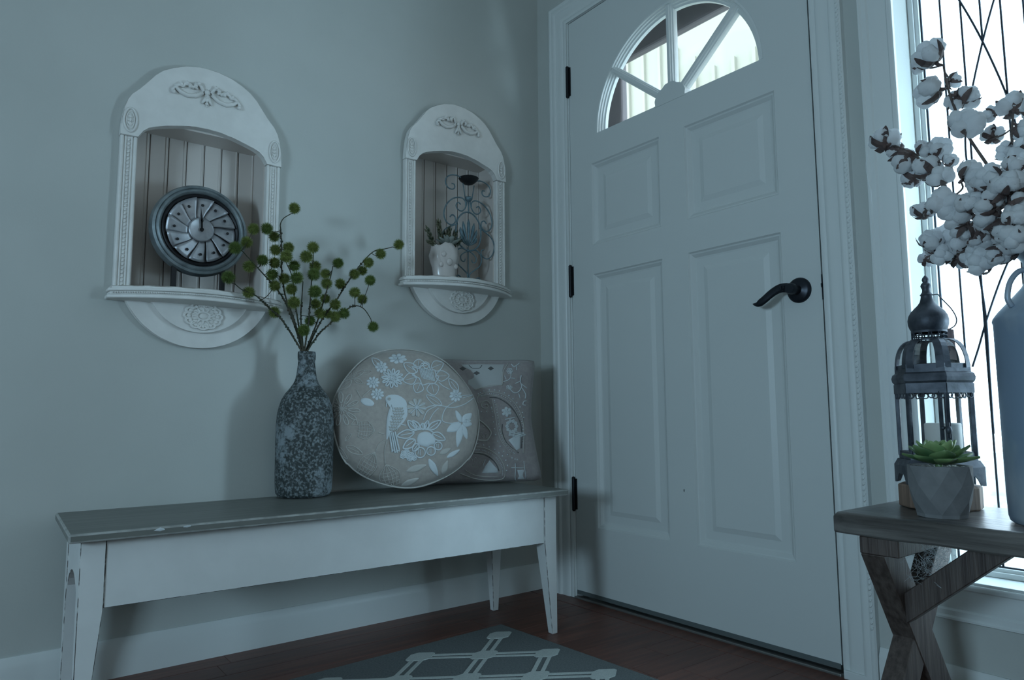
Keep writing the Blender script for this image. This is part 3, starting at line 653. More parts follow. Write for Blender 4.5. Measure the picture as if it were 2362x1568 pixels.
for a_, z_, r_ in ((-2.1, .085, .010), (-1.2, .085, .010), (-1.65, .06, .012), (-2.3, .05, .008), (-1.0, .048, .008)):
    build('lump', MB().ball((PX+.046*math.cos(a_), PY+.038*math.sin(a_), PZ0+z_), r_, (1, .7, 1.1), 2), 'ceramic', pt, smooth=True)
sp_ = thing('niche_succulents', 'dark green and grey succulents filling the white planter in the niche', 'plant', (PX, PY, PZ0+.1))
build('moss', MB().lathe([(0, PZ0+.118), (.02, PZ0+.12), (.037, PZ0+.112), (.038, PZ0+.104), (0, PZ0+.102)], (PX, PY, 0), 20), 'succ_dark', sp_)
rosette(sp_, (PX+.002, PY-.022, PZ0+.122), [(8, .042, .024, .15, .35, 0), (7, .034, .022, .6, .4, .3), (5, .022, .017, 1.1, .3, .1)], 'succ_grey')
spike = None
for bx, bz, tx, tz, n_ in ((-.012, .12, -.030, .198, 26), (-.03, .118, -.078, .165, 18), (.014, .12, .020, .182, 26), (.026, .118, .048, .176, 24), (.036, .11, .062, .150, 18), (.03, .12, .036, .150, 16), (-.03, .112, -.062, .128, 14), (.0, .122, .006, .165, 18)):
    b0 = Vector((PX+bx, PY+random.uniform(-.01, .012), PZ0+bz)); t0 = Vector((PX+tx, PY+random.uniform(-.02, .012), PZ0+tz)); d = t0-b0
    mb = MB().tube([b0, t0], [.003, .0015], 5)
    for i in range(n_):
        t_ = i/n_; p0 = b0+d*t_; a = i*2.4; s_ = d.orthogonal().normalized(); w_ = d.normalized().cross(s_); ou = s_*math.cos(a)+w_*math.sin(a)
        mb.tube([p0, p0+ou*.006+d.normalized()*.006, p0+ou*.008+d.normalized()*.016], [.0016, .0034, .0004], 4)
    build('spiky_shoot', mb, 'succ_dark', sp_, smooth=True)

# ------------------------------------------------------------------ bench
ba = -math.radians(1.82)
bn = thing('entry_bench', 'long white bench with grey wooden top and tapered legs along the wall', 'bench', (-.894, -.2500, 0), (0, 0, ba))
def BB_(name, mb, mt, **k): return build(name, mb, mt, bn, world=False, **k)
HL, HD = .6135, .1875
BB_('bench_top', MB().box(-HL, HL, -HD, HD, .3865, .404), 'bench_top', bevel=.004, bseg=2, bmat='bench_edge')
ZB = .3865; AP = .254
fx, fy = HL-.0235, HD-.031
def leg(sx, sy):
    X = sx*fx; Y = sy*fy; w = .043; wb = .019
    xi, xib, yi, yib = X-sx*w, X-sx*wb, Y-sy*w, Y-sy*wb
    lo_ = [(X, Y, 0), (xib, Y, 0), (xib, yib, 0), (X, yib, 0)]; mi = [(X, Y, AP), (xi, Y, AP), (xi, yi, AP), (X, yi, AP)]; hi_ = [(X, Y, ZB), (xi, Y, ZB), (xi, yi, ZB), (X, yi, ZB)]
    mb = MB(); mb.add(lo_+mi+hi_, [(0, 1, 2, 3), (8, 9, 10, 11)]+[(b+j, b+(j+1) % 4, b+4+(j+1) % 4, b+4+j) for b in (0, 4) for j in range(4)]); return mb
for sx in (-1, 1):
    for sy in (-1, 1): BB_('leg', leg(sx, sy), 'bench_white', bevel=.0012, bseg=1, bmat='chip')
BB_('front_apron', MB().box(-fx+.043, fx-.043, -fy+.003, -fy+.021, AP, ZB), 'bench_white', bevel=.0012, bseg=1, bmat='chip')
BB_('back_apron', MB().box(-fx+.043, fx-.043, fy-.021, fy-.003, AP+.02, ZB), 'bench_white', bevel=.001)
for sx in (-1, 1):
    n_ = 14; top_ = [(-fy+.042+(2*fy-.084)*i/n_, ZB) for i in range(n_+1)]; low_ = [(y, AP+.052*math.sin(PI*i/n_)**.7-.002) for i, (y, z_) in enumerate(top_)]
    mb = MB(); a, b = sorted((sx*(fx-.002), sx*(fx-.020))); poly = low_+top_[::-1]; mb.prism(poly, a, b, 'x'); BB_('side_apron', mb, 'bench_white', bevel=.001, bseg=1, bmat='chip')
BB_('paint_chip', MB().ball((-HL+.155, -HD-.0005, .399), .004, (2.6, .3, .8), 1, .3).ball((-HL+.205, -HD-.0005, .4), .003, (2.6, .3, .8), 1, .3), 'thread', kind='stuff', label='white paint chips on the grey edge')

# ------------------------------------------------------------------ vase with pompom branches
VX, VY = -.941, -.108
vs_ = thing('bottle_vase', 'mottled black and white bottle vase on the bench', 'vase', (VX, VY, .4045))
vp = [(.0005, .0), (.060, .0), (.068, .003), (.0725, .010), (.0745, .022), (.076, .06), (.0765, .14), (.076, .195), (.0745, .218), (.0705, .240), (.064, .260), (.055, .276), (.044, .290), (.034, .304), (.0285, .318), (.0255, .336), (.0232, .356), (.0225, .368), (.0238, .371), (.0242, .378), (.0242, .388), (.0228, .3925), (.0175, .3925), (.016, .385), (.016, .33), (.04, .26), (.06, .2), (.06, .02), (.0005, .02)]
build('vase_body', MB().lathe([(r_, z_+.4045) for r_, z_ in vp], (VX, VY, 0), 56, cap=False), 'vase', vs_, smooth='auto', angle=50)
pomv = []
def make_pom(mt, R_=.0160, n_=520):
    mb = MB(); mb.ball((0, 0, 0), R_*.62, (1, 1, 1), 2)
    for i in range(n_):
        z = 1-2*(i+.5)/n_; a = i*2.39996; r_ = math.sqrt(1-z*z); d = Vector((r_*math.cos(a), r_*math.sin(a), z)); d = (d+Vector([random.uniform(-.12, .12) for _ in range(3)])).normalized()
        s_ = d.orthogonal().normalized(); w_ = d.cross(s_); b0 = d*R_*.45; wd = R_*.05; L = R_*random.uniform(1.05, 1.28)
        mb.add([b0+s_*wd, b0-s_*wd*.5+w_*wd*.87, b0-s_*wd*.5-w_*wd*.87, d*L], [(0, 1, 3), (1, 2, 3), (2, 0, 3)])
    me = bpy.data.meshes.new('pompom'); me.from_pydata([tuple(v) for v in mb.v], [], mb.f); me.materials.append(M[mt]); return me
poms = [make_pom('pom'), make_pom('pom2'), make_pom('pom')]
CS = 4.0196
def c3(x, y, dep): return on(1, dep, 500+x/CS, 450+y/CS)
BR = [
 ('tallest green ball branch, curling to the right at its tip', -.115, [(690, 172), (620, 215), (590, 270), (594, 330), (602, 520), (602, 700), (640, 950), (715, 1150), (795, 1450)], [(720,122,57),(465,312,60),(532,385,50),(545,508,54),(664,487,56)]),
 ('green ball branch reaching left in front of the clock', -.135, [(230, 510), (330, 620), (440, 740), (540, 850), (640, 1000), (735, 1250), (800, 1450)], [(170,488,60),(276,437,52),(340,314,52),(425,604,54),(300,660,56),(537,628,54),(515,738,58)]),
 ('lowest left green ball branch reaching towards the niche shelf', -.145, [(165, 820), (240, 880), (360, 930), (480, 1040), (590, 1140), (690, 1285), (790, 1450)], [(108,762,62),(296,903,56),(535,1085,54),(538,840,54)]),
 ('longest green ball branch stretching right towards the right niche', -.11, [(1630, 480), (1560, 498), (1450, 525), (1320, 660), (1200, 830), (1110, 970), (960, 1180), (825, 1450)], [(1688,458,59),(1520,545,58),(1406,625,57),(1350,700,48),(1276,733,56),(1145,822,56)]),
 ('low right green ball branch with one ball hanging down', -.13, [(1430, 1150), (1370, 1060), (1300, 1025), (1220, 1050), (1050, 1190), (930, 1310), (815, 1450)], [(1422,790,58),(1280,902,58),(1350,965,50),(1450,1220,57),(1180,1095,58),(1100,1125,60),(1098,1015,60)]),
 ('upright green ball branch right of the middle', -.10, [(1078, 655), (1050, 780), (1000, 950), (930, 1180), (812, 1450)], [(1126,630,56),(1010,728,48),(1018,820,56),(1005,960,48),(1030,1100,45)]),
 ('middle green ball branch standing straight up from the vase', -.155, [(897, 555), (880, 780), (865, 1000), (850, 1200), (808, 1450)], [(893,484,58),(832,570,65),(912,660,56),(900,735,65),(912,895,72),(917,1010,55)]),
 ('dense green ball branch just left of the middle', -.165, [(650, 640), (700, 760), (720, 950), (750, 1150), (803, 1450)], [(718,655,54),(742,765,65),(645,568,62),(716,995,65),(690,870,55)]),
 ('shortest green ball branch, its front ball just above the vase mouth', -.15, [(800, 800), (790, 950), (780, 1150), (806, 1450)], [(808,1252,62),(865,1165,50),(955,1095,52),(626,775,55)])]
ztop = .79
for lab, ty, st, balls in BR:
    rt = thing('pompom_branch', lab, 'artificial flower', (VX, VY, .7), group='green ball branches in the bottle vase')
    def dep(yy): t_ = min(1, max(0, (1450-yy)/900)); return VY+(ty-VY)*t_**.8*1.6 if ty < VY else VY+(ty-VY)*t_
    P3 = [c3(x, y, dep(y)) for x, y in st]
    tip = P3[-1]; c0 = Vector((VX, VY, .78)); P3[-1] = c0+Vector((max(-.009, min(.009, tip.x-VX)), random.uniform(-.006, .006), 0)); P3.append(Vector((VX+random.uniform(-.006, .006), VY+random.uniform(-.006, .006), .70)))
    sm = smooth_path(P3, 7); mb = MB(); nn = len(sm); mb.tube(sm, [.0012+.0016*i/nn for i in range(nn)], 6)
    for i in range(nn//3, nn):      # knobbly leaf scars lower down
        p_ = sm[i]
        for _ in range(2): d = Vector([random.uniform(-1, 1) for _ in range(3)]).normalized(); mb.ball(p_+d*.0026, .0022, (1, .8, 1.4), 1, .3)
    build('stem', mb, 'stem', rt, smooth=True)
    for j, (x, y, r_) in enumerate(balls):
        off = -.25*(r_/57-1)+random.uniform(-.008, .008); yy = min(dep(y)+off, -.045)
        c = c3(x, y, yy)
        near = min(sm[:-4], key=lambda q: (q-c).length+(0 if q.z < c.z+.004 else .05))
        if (near-c).length > .012:
            m1 = (near+c)/2+Vector((0, 0, -.006)); build('twig', MB().tube(smooth_path([near, m1, c], 4), .0011, 5), 'stem', rt, smooth=True)
        o = link('pompom', random.choice(poms), rt); o.location = c-origin(rt); s_ = (r_/57)**.4*.99; o.scale = (s_,)*3; o.rotation_euler = [random.uniform(0, 6) for _ in range(3)]

# ------------------------------------------------------------------ cushions
def cushion(name, label, loc, rot, shape, hw, hh, th_, mt, piping):
    r = thing(name, label, 'cushion', loc, rot); n_ = 40
    def edge(a):
        c, s_ = math.cos(a), math.sin(a)
        if shape == 'round':
            k_ = 1+.012*math.cos(3*a+1)+.008*math.sin(7*a)
            return c*hw*k_, s_*hh*k_*(.965 if s_ < -.6 else 1)
        p_ = 26; q = (abs(c)**p_+abs(s_)**p_)**(-1/p_); x, z = c*q*hw, s_*q*hh
        ex_ = min(abs(c), abs(s_))/max(abs(c), abs(s_)); sag = 1-.125*(1-ex_**1.3)
        return (x*sag, z*(1-.02*(1-ex_))) if abs(c) >= abs(s_) else (x, z*(1-(.02 if s_ > 0 else .0)*(1-ex_)))
    NA, NR = 96, 14; vs = []; fs = []
    for sd_ in (-1, 1):
        base_ = len(vs); vs.append((0, sd_*th_/2, 0))
        for j in range(1, NR+1):
            t_ = j/NR
            for i in range(NA):
                x, z = edge(2*PI*i/NA); y = sd_*th_/2*max(0, 1-t_**2.6)**.62
                y += sd_*.0016*math.sin(9*(2*PI*i/NA))*(t_**4)*(1-t_)*20*.3
                vs.append((x*t_, y, z*t_))
        for i in range(NA): fs.append((base_, base_+1+i, base_+1+(i+1) % NA))
        for j in range(NR-1):
            for i in range(NA): a = base_+1+j*NA; fs.append((a+i, a+(i+1) % NA, a+NA+(i+1) % NA, a+NA+i))
    mb = MB(); mb.add(vs, fs)
    bvh = BVHTree.FromPolygons([tuple(v) for v in mb.v], mb.f)
    cover = build('cover', mb, mt, r, smooth=True, world=False, weld=True)
    if piping: build('piping', MB().tube([(edge(2*PI*i/120)[0]*1.004, .0035*math.sin(5*2*PI*i/120), edge(2*PI*i/120)[1]*1.004) for i in range(120)], .0026, 7, True), 'thread_b', r, smooth=True, world=False, label='pale corded piping')
    Mi = (Matrix.Translation(loc) @ Euler(rot).to_matrix().to_4x4()).inverted()
    o0 = Mi @ CAM
    def hit(u, v, lift=.0008):
        d = (Mi.to_3x3() @ ray(u, v)).normalized(); h = bvh.ray_cast(o0, d)
        return h[0]+h[1].normalized()*lift*(1 if h[1].dot(d) < 0 else -1) if h[0] is not None else None
    return r, hit
class Emb:
    """raised stitching laid on a cushion's surface; coordinates measured on an enlargement of the photograph"""
    def __init__(s, root, hit, ox, oy, sc_): s.r, s.hit, s.ox, s.oy, s.s = root, hit, ox, oy, sc_; s.mb = MB(); s.L = .0008
    def p(s, x, y, l=.0008): return s.hit(s.ox+x/s.s, s.oy+y/s.s, l)
    def line(s, pts, r_=.0011, closed=False, sm=True, k=5):
        r_ *= 1.3
        if sm: q = smooth_path([(x, y, 0) for x, y in pts], k, closed)
        else: q = [Vector((a[0]+(b[0]-a[0])*j/6, a[1]+(b[1]-a[1])*j/6, 0)) for a, b in zip(pts, pts[1:]) for j in range(7)]
        seg = []
        for v in q:
            h = s.p(v.x, v.y, s.L)
            if h is None:
                if len(seg) > 1: s.mb.tube(seg, r_, 5)
                seg = []
            elif not seg or (h-seg[-1]).length < .03: seg.append(h)
        if closed and seg and len(seg) == len(q): s.mb.tube(seg, r_, 5, True)
        elif len(seg) > 1: s.mb.tube(seg, r_, 5)
        return s
    def fill(s, pts, lift=.0018, k=4, sm=True):
        q = smooth_path([(x, y, 0) for x, y in pts], k, True) if sm else [Vector((x, y, 0)) for x, y in pts]
        cx = sum(v.x for v in q)/len(q); cy_ = sum(v.y for v in q)/len(q); rings = []
        c = s.p(cx, cy_, lift)
        if c is None: return s
        vs = [c]; n_ = len(q)
        for t_, l in ((.5, lift), (.93, lift), (1, 0)):
            for v in q:
                h = s.p(cx+(v.x-cx)*t_, cy_+(v.y-cy_)*t_, l)
                if h is None: return s
                vs.append(h)
        fs = [(0, 1+i, 1+(i+1) % n_) for i in range(n_)]
        for j in range(2): fs += [(1+j*n_+i, 1+j*n_+(i+1) % n_, 1+(j+1)*n_+(i+1) % n_, 1+(j+1)*n_+i) for i in range(n_)]
        s.mb.add(vs, fs); return s
    def dot(s, x, y, r_=.002):
        h = s.p(x, y, .0004)
        if h is not None: s.mb.ball(h, r_, (1, .7, 1), 1)
        return s
    def petals(s, cx, cy_, rx, ry, n_, w=.5, r0=.25, ph=0, r_=.0011, fillit=False, veins=0):
        for i in range(n_):
            a = ph+2*PI*i/n_; pts = []
            for t_, sd_ in ((r0, 0), (.55, 1), (.85, 1), (1, 0), (.85, -1), (.55, -1)):
                aa = a+sd_*w*PI/n_*(1 if t_ < .8 else .75); pts.append((cx+rx*t_*math.cos(aa), cy_+ry*t_*math.sin(aa)))
            if fillit: s.fill(pts, .0016, 2)
            else: s.line(pts, r_, True, k=3)
            for v in range(veins): t1 = .75; aa = a+(v-(veins-1)/2)*.5*PI/n_/max(1, veins); s.line([(cx+rx*r0*1.1*math.cos(aa), cy_+ry*r0*1.1*math.sin(aa)), (cx+rx*t1*math.cos(aa), cy_+ry*t1*math.sin(aa))], r_*.6, sm=False)
        return s
    def leaf(s, x0, y0, x1, y1, w, fillit=False, r_=.0011, vein=True):
        dx, dy = x1-x0, y1-y0; L = math.hypot(dx, dy); nx, ny = -dy/L*w/2, dx/L*w/2
        pts = [(x0, y0), (x0+dx*.3+nx, y0+dy*.3+ny), (x0+dx*.65+nx*.9, y0+dy*.65+ny*.9), (x1, y1), (x0+dx*.65-nx*.9, y0+dy*.65-ny*.9), (x0+dx*.3-nx, y0+dy*.3-ny)]
        if fillit: s.fill(pts)
        else:
            s.line(pts, r_, True)
            if vein: s.line([(x0, y0), (x0+dx*.8, y0+dy*.8)], r_*.7, sm=False)
        return s
    def done(s, name, mt='thread', label=None, kind=None):
        if s.mb.v: build(name, s.mb, mt, s.r, smooth=True, world=False, label=label, kind=kind)
        s.mb = MB(); return s
rc, hit = cushion('round_cushion', 'round taupe cushion embroidered with white flowers and a bird', (-.660, -.176, .6125), (-math.radians(13), 0, -math.radians(16)), 'round', .216, .2085, .13, 'linen', True)
E_ = Emb(rc, hit, 740, 790, 4.238)
for cx, cy_, rx, ry, n_, ph in ((750, 158, 92, 50, 8, .2), (592, 240, 64, 58, 8, 0), (510, 390, 68, 60, 9, 0), (553, 505, 68, 60, 9, .3), (1317, 520, 64, 62, 9, .2)):
    E_.petals(cx, cy_, rx, ry, n_, .95, .15, ph, fillit=True); E_.L = .0026; E_.petals(cx, cy_, rx*.45, ry*.45, n_, .5, .2, ph, .0007).done('embroidered_flower'); E_.L = .0008
E_.petals(700, 350, 106, 92, 12, .62, .38, .1, .0019); E_.petals(700, 350, 34, 30, 7, .8, .2, 0, .0011).done('embroidered_daisy')
E_.petals(935, 635, 104, 98, 10, 1.0, .12, .1, .0007, fillit=True).done('embroidered_flower', 'thread_b', 'beige appliqué flower')
E_.L = .0024
for i in range(9): a = 2*PI*i/9+.2; E_.line([(935, 635), (935+92*math.cos(a), 635+84*math.sin(a))], .0012, sm=False)
E_.done('flower_spokes', kind='stuff')
E_.L = .0008
# large upper flower
for x0, y0, x1, y1, w in ((940, 290, 812, 205, 90), (960, 240, 950, 165, 100), (1000, 230, 1060, 215, 60), (1080, 250, 1195, 205, 95), (1120, 330, 1252, 325, 95), (930, 340, 805, 375, 100), (970, 400, 930, 490, 95), (1080, 400, 1110, 515, 110)):
    E_.leaf(x0, y0, x1, y1, w, r_=.0014)
E_.line([(985, 205), (1045, 215), (1075, 270), (1110, 270), (1125, 320), (1150, 335), (1110, 400), (1050, 400), (990, 415), (960, 350), (890, 320), (930, 290), (890, 235), (960, 255)], .0016, True, k=3)
for i in range(9): E_.line([(960+i*17, 240+i*6), (985+i*16, 340+i*5)], .0009, sm=False); E_.line([(955+i*5, 245+i*13), (1090+i*3, 270+i*13)], .0009, sm=False)
E_.done('embroidered_bloom')
# left flower
E_.petals(205, 650, 180, 165, 11, .55, .34, .1, .0013, veins=1)
for i in range(12): a = 2*PI*i/12; E_.line([(205, 650), (205+55*math.cos(a), 650+50*math.sin(a))], .0012, sm=False)
E_.done('embroidered_bloom', 'thread_b', 'beige thread flower')
E_.fill([(390, 560), (420, 540), (480, 550), (522, 590), (500, 620), (440, 615), (400, 590)]).done('embroidered_bud')
E_.line([(395, 545), (360, 480), (350, 460)], .0008).line([(410, 530), (450, 490), (490, 460), (520, 470)], .0012).line([(540, 420), (575, 380), (590, 300)], .0008).done('stem_stitching', 'thread_b', kind='stuff')
# bird
E_.fill([(632, 560), (640, 525), (690, 508), (760, 515), (815, 550), (840, 590), (850, 680), (835, 740), (790, 800), (740, 850), (680, 880), (655, 940), (640, 940), (640, 850), (645, 750), (665, 660), (690, 600), (650, 595)], .0022, 2)
E_.line([(645, 590), (640, 630)], .0014)
for i, (x0, y0, x1, y1) in enumerate(((670, 880, 700, 1070), (690, 880, 725, 1075), (705, 875, 748, 1080), (725, 870, 768, 1055))): E_.line([(x0, y0), ((x0+x1)/2, (y0+y1)/2), (x1, y1)], .0019)
E_.line([(780, 800), (830, 810)], .0014).line([(690, 1070), (712, 1050), (725, 1078), (745, 1055), (772, 1062)], .0013).done('embroidered_bird', 'thread', 'white appliqué bird')
E_.L = .0032
for r_ in range(9):
    for c_ in range(3+(r_ < 6)):
        x = 735-r_*6+c_*25-(r_ % 2)*12; y = 640+r_*26
        if x < 810: E_.line([(x-13, y-4), (x-8, y+10), (x+8, y+10), (x+13, y-4)], .0011, k=3)
E_.petals(668, 553, 12, 10, 6, .9, .5).done('feather_stitching', 'thread_b', kind='stuff', label='beige feather stitches')
E_.L = .0008
# lower large flower
for x0, y0, x1, y1, w in ((910, 880, 745, 915, 75), (930, 850, 850, 765, 60), (965, 840, 895, 765, 45), (1000, 850, 990, 790, 45), (1020, 850, 1045, 765, 42), (1050, 850, 1170, 765, 60), (1090, 890, 1212, 950, 70), (920, 950, 805, 1035, 75), (950, 990, 900, 1060, 55)):
    E_.leaf(x0, y0, x1, y1, w, r_=.0019)
for cx, cy_, r_ in ((970, 1075, 50), (1075, 1060, 42), (1145, 1010, 38)): E_.line([(cx+r_*math.cos(2*PI*i/8), cy_+r_*math.sin(2*PI*i/8)) for i in range(8)], .0018, True, k=3); E_.line([(cx, cy_-r_*.6), (cx, cy_+r_*.6)], .0012, sm=False); E_.line([(cx-15, cy_-r_*.5), (cx-22, cy_+r_*.4)], .001, sm=False)
E_.line([(900, 870), (960, 850), (1040, 850), (1100, 880)], .0015).done('embroidered_bloom')
E_.fill([(940, 940), (960, 890), (1020, 870), (1080, 890), (1120, 940), (1110, 990), (1070, 1000), (1040, 1020), (990, 1010), (950, 990)], .0026, 3)
for i in range(14): E_.dot(960+random.random()*120, 900+random.random()*60, .0022)
E_.done('bloom_centre')
for cx, cy_ in ((810, 1080), (845, 1110), (885, 1095), (870, 1135), (910, 1130), (800, 1110), (840, 1070)): E_.petals(cx, cy_, 26, 24, 5, .9, .3, .2, .0014)
E_.done('blossom_cluster')
for x0, y0, x1, y1, w in ((1375, 780, 1318, 662, 48), (1380, 775, 1475, 690, 70), (1385, 775, 1468, 760, 40), (1385, 785, 1478, 800, 62), (1372, 790, 1230, 868, 85), (1372, 800, 1335, 1022, 62), (1382, 795, 1428, 945, 52)): E_.leaf(x0, y0, x1, y1, w, True)
E_.done('embroidered_leaves', 'thread', 'white appliqué leaves')
for x0, y0, x1, y1, w in ((1230, 1125, 1360, 1045, 42), (1055, 1135, 1145, 1305, 62)): E_.leaf(x0, y0, x1, y1, w, True)
E_.done('embroidered_leaves')
for x0, y0, x1, y1, w in ((835, 1260, 1035, 1195, 62), (785, 1400, 960, 1325, 52), (1160, 1090, 1270, 1035, 48), (1185, 1290, 1240, 1150, 52)): E_.leaf(x0, y0, x1, y1, w, True)
E_.done('embroidered_leaves', 'thread_b', 'beige appliqué leaves')
E_.line([(1020, 640), (1130, 612), (1280, 636), (1400, 605), (1490, 540)], .0013).line([(1300, 580), (1215, 650), (1185, 760), (1270, 790), (1350, 775)], .0013).line([(1150, 390), (1200, 430), (1262, 462)], .0013).line([(1150, 640), (1100, 690), (1060, 760)], .0012).line([(1130, 620), (1040, 670), (1000, 760)], .0012).line([(1375, 520), (1490, 510)], .0009).line([(1380, 545), (1480, 515)], .0009)
E_.leaf(1180, 615, 1030, 515, 62, r_=.0012).leaf(1340, 470, 1250, 355, 62, r_=.0014).leaf(590, 235, 502, 155, 62, r_=.0013).done('stem_stitching', kind='stuff')
# pale line-work: tulips, sprigs
for bx, by, tx, ty_, w in ((530, 1070, 400, 1300, 170), (640, 1190, 700, 1400, 200), (530, 860, 360, 850, 180)):
    dx, dy = tx-bx, ty_-by; L = math.hypot(dx, dy); nx, ny = -dy/L, dx/L
    for q in (-1, -.6, -.2, .2, .6, 1): E_.line([(bx, by), (bx+dx*.45+nx*w*.5*q, by+dy*.45+ny*w*.5*q), (tx+nx*w*.35*q, ty_+ny*w*.35*q)], .0008)
    for t_ in (.35, .5, .65, .8, .95): E_.line([(bx+dx*t_-nx*w*.42, by+dy*t_-ny*w*.42), (bx+dx*t_+8, by+dy*t_+8), (bx+dx*t_+nx*w*.42, by+dy*t_+ny*w*.42)], .0006)
E_.line([(690, 1380), (680, 1440)], .0012).line([(700, 1390), (740, 1420)], .0012).line([(380, 1290), (400, 1330), (460, 1320)], .0012)
E_.done('tulip_stitching', 'thread_b', kind='stuff')
E_.line([(630, 950), (570, 990), (535, 1060)], .001).line([(645, 960), (625, 1050), (630, 1190)], .001).line([(560, 880), (620, 895)], .001)
E_.leaf(250, 1015, 410, 1090, 62, r_=.0009).leaf(240, 960, 300, 890, 30, r_=.0009).leaf(160, 1010, 260, 1135, 40, r_=.0008).leaf(300, 350, 430, 270, 45, r_=.0009).leaf(330, 360, 410, 400, 40, r_=.0008).leaf(300, 370, 190, 460, 60, r_=.0008).leaf(310, 330, 380, 180, 50, r_=.0007).leaf(380, 310, 500, 280, 40, r_=.0008)
E_.petals(248, 335, 34, 26, 6, .9, .2, 0, .0008).line([(300, 800), (340, 750), (360, 800), (310, 805)], .0011, True).done('sprig_stitching', 'thread_b', kind='stuff')

qc, hit2 = cushion('square_cushion', 'square mauve-grey cushion with white paisley embroidery behind the round one', (-.385, -.122, .605), (-math.radians(10), 0, -math.radians(24)), 'square', .215, .2, .10, 'linen2', False)
E_ = Emb(qc, hit2, 1040, 820, 5.057)
E_.fill([(120, 105), (300, 100), (480, 102), (625, 102), (606, 220), (600, 345), (440, 362), (285, 400), (200, 330)], .0012, 1, False).done('pale_patch', 'pale_cloth', 'pale grey woven patch')
E_.line([(210, 112), (250, 148), (330, 148), (360, 115)], .001)
for cx, cy_ in ((140, 152), (300, 205), (465, 152)): E_.fill([(cx-40, cy_), (cx, cy_-25), (cx+40, cy_), (cx, cy_+25)], .0016, 1, False)
E_.done('patch_motifs', 'thread_d', 'small charcoal woven motifs')
E_.line([(665, 95), (612, 190), (600, 340)], .0016).line([(600, 345), (440, 352), (275, 402)], .0012)
E_.line([(320, 560), (300, 510), (335, 460), (450, 425), (600, 450), (730, 540), (815, 680), (850, 860), (842, 1140)], .0012)
E_.line([(345, 480), (440, 460), (580, 485), (700, 570), (780, 700), (822, 850)], .0009)
E_.line([(480, 510), (515, 680), (550, 900), (610, 1030), (710, 1150)], .0011).line([(530, 560), (565, 760), (590, 900), (650, 1030), (780, 1130)], .0009)
E_.line([(395, 580), (420, 570), (430, 600), (390, 615), (355, 590), (365, 545), (420, 530), (460, 570)], .0013)
E_.line([(290, 1065), (400, 1080), (540, 1160), (615, 1270), (632, 1380), (590, 1440), (420, 1450), (250, 1425), (110, 1375)], .0012).line([(270, 1130), (390, 1140), (500, 1210), (570, 1310), (575, 1390)], .0009)
E_.line([(160, 1330), (300, 1400), (560, 1415)], .0009).done('paisley_outline', 'thread_b')
for pth, n_ in (([(320, 450), (370, 420), (475, 400), (575, 415), (670, 460), (750, 530), (815, 615), (850, 720)], 13), ([(470, 605), (480, 655), (495, 765), (515, 900), (560, 1030), (630, 1130), (720, 1195), (775, 1212)], 14), ([(310, 1025), (380, 1045), (445, 1065), (510, 1095), (560, 1135), (600, 1170), (640, 1220), (660, 1280), (650, 1340)], 9), ([(355, 655), (415, 655)], 2), ([(350, 470), (440, 443), (590, 468), (715, 555), (800, 690), (840, 850), (835, 1020)], 34), ([(505, 520), (540, 680), (570, 880), (630, 1030), (740, 1140)], 26), ([(290, 1100), (395, 1110), (520, 1185), (595, 1290), (605, 1390)], 22)):
    q = smooth_path([(x, y, 0) for x, y in pth], 12)
    for i in range(n_): v = q[int(i*(len(q)-1)/max(1, n_-1))]; E_.dot(v.x, v.y, .0026 if n_ < 20 else .0018)
E_.done('bead_stitching', 'thread', kind='stuff')
E_.line([(450, 485), (560, 500), (690, 590), (790, 740), (825, 900), (820, 1080)], .0012).line([(600, 800), (600, 900), (660, 1030), (790, 1135)], .001).line([(265, 1135), (400, 1160), (510, 1240), (560, 1340)], .001).done('dark_outline', 'thread_d')
E_.petals(650, 655, 62, 60, 6, .9, .15, .4, fillit=True).petals(650, 655, 40, 40, 5, .7, .1).done('embroidered_flower')
for i in range(10): a = 2*PI*i/10; E_.petals(710+55*math.cos(a), 825+62*math.sin(a), 17, 19, 4, .9, .2, a, .0011)
E_.line([(630, 745), (680, 735), (750, 720)], .0014).done('embroidered_flower')
E_.fill([(790, 912), (812, 915), (808, 1080), (765, 1105), (670, 985), (740, 940)], .0018, 1, False).petals(770, 920, 100, 30, 7, .8, .3, .1, .0013).done('embroidered_flower')
E_.fill([(450, 1220), (540, 1320), (552, 1365), (360, 1370), (400, 1290)], .0018, 1, False).line([(400, 1210), (370, 1290)], .001).done('embroidered_flower')
for i in range(18): E_.dot(215+random.random()*160, 1180+random.random()*120, .0019)
E_.line([(310, 740), (380, 790), (440, 850), (465, 900), (445, 950), (410, 990), (310, 985)], .0022)
for i in range(26): E_.dot(310+random.random()*110, 810+random.random()*150, .0017)
E_.done('ring_motif', 'thread_b', kind='stuff')
E_.fill([(845, 110), (900, 165), (985, 120), (950, 180), (960, 240), (905, 265), (870, 215), (805, 185), (860, 160)], .0016, 1, False)
E_.line([(820, 230), (808, 300), (825, 360), (790, 420), (740, 435), (700, 405), (680, 370)], .0016).line([(810, 300), (750, 325)], .0014).line([(820, 330), (885, 380)], .0014).line([(830, 380), (870, 450), (865, 500)], .0014).line([(790, 440), (805, 495)], .0012)
E_.line([(610, 305), (670, 285), (700, 240), (695, 180)], .0013).line([(625, 235), (645, 280)], .0012).line([(690, 262), (750, 268)], .0012).line([(705, 100), (740, 130), (800, 90)], .0016).line([(765, 130), (765, 170)], .0012).line([(880, 530), (850, 535), (840, 570), (870, 580)], .0014)
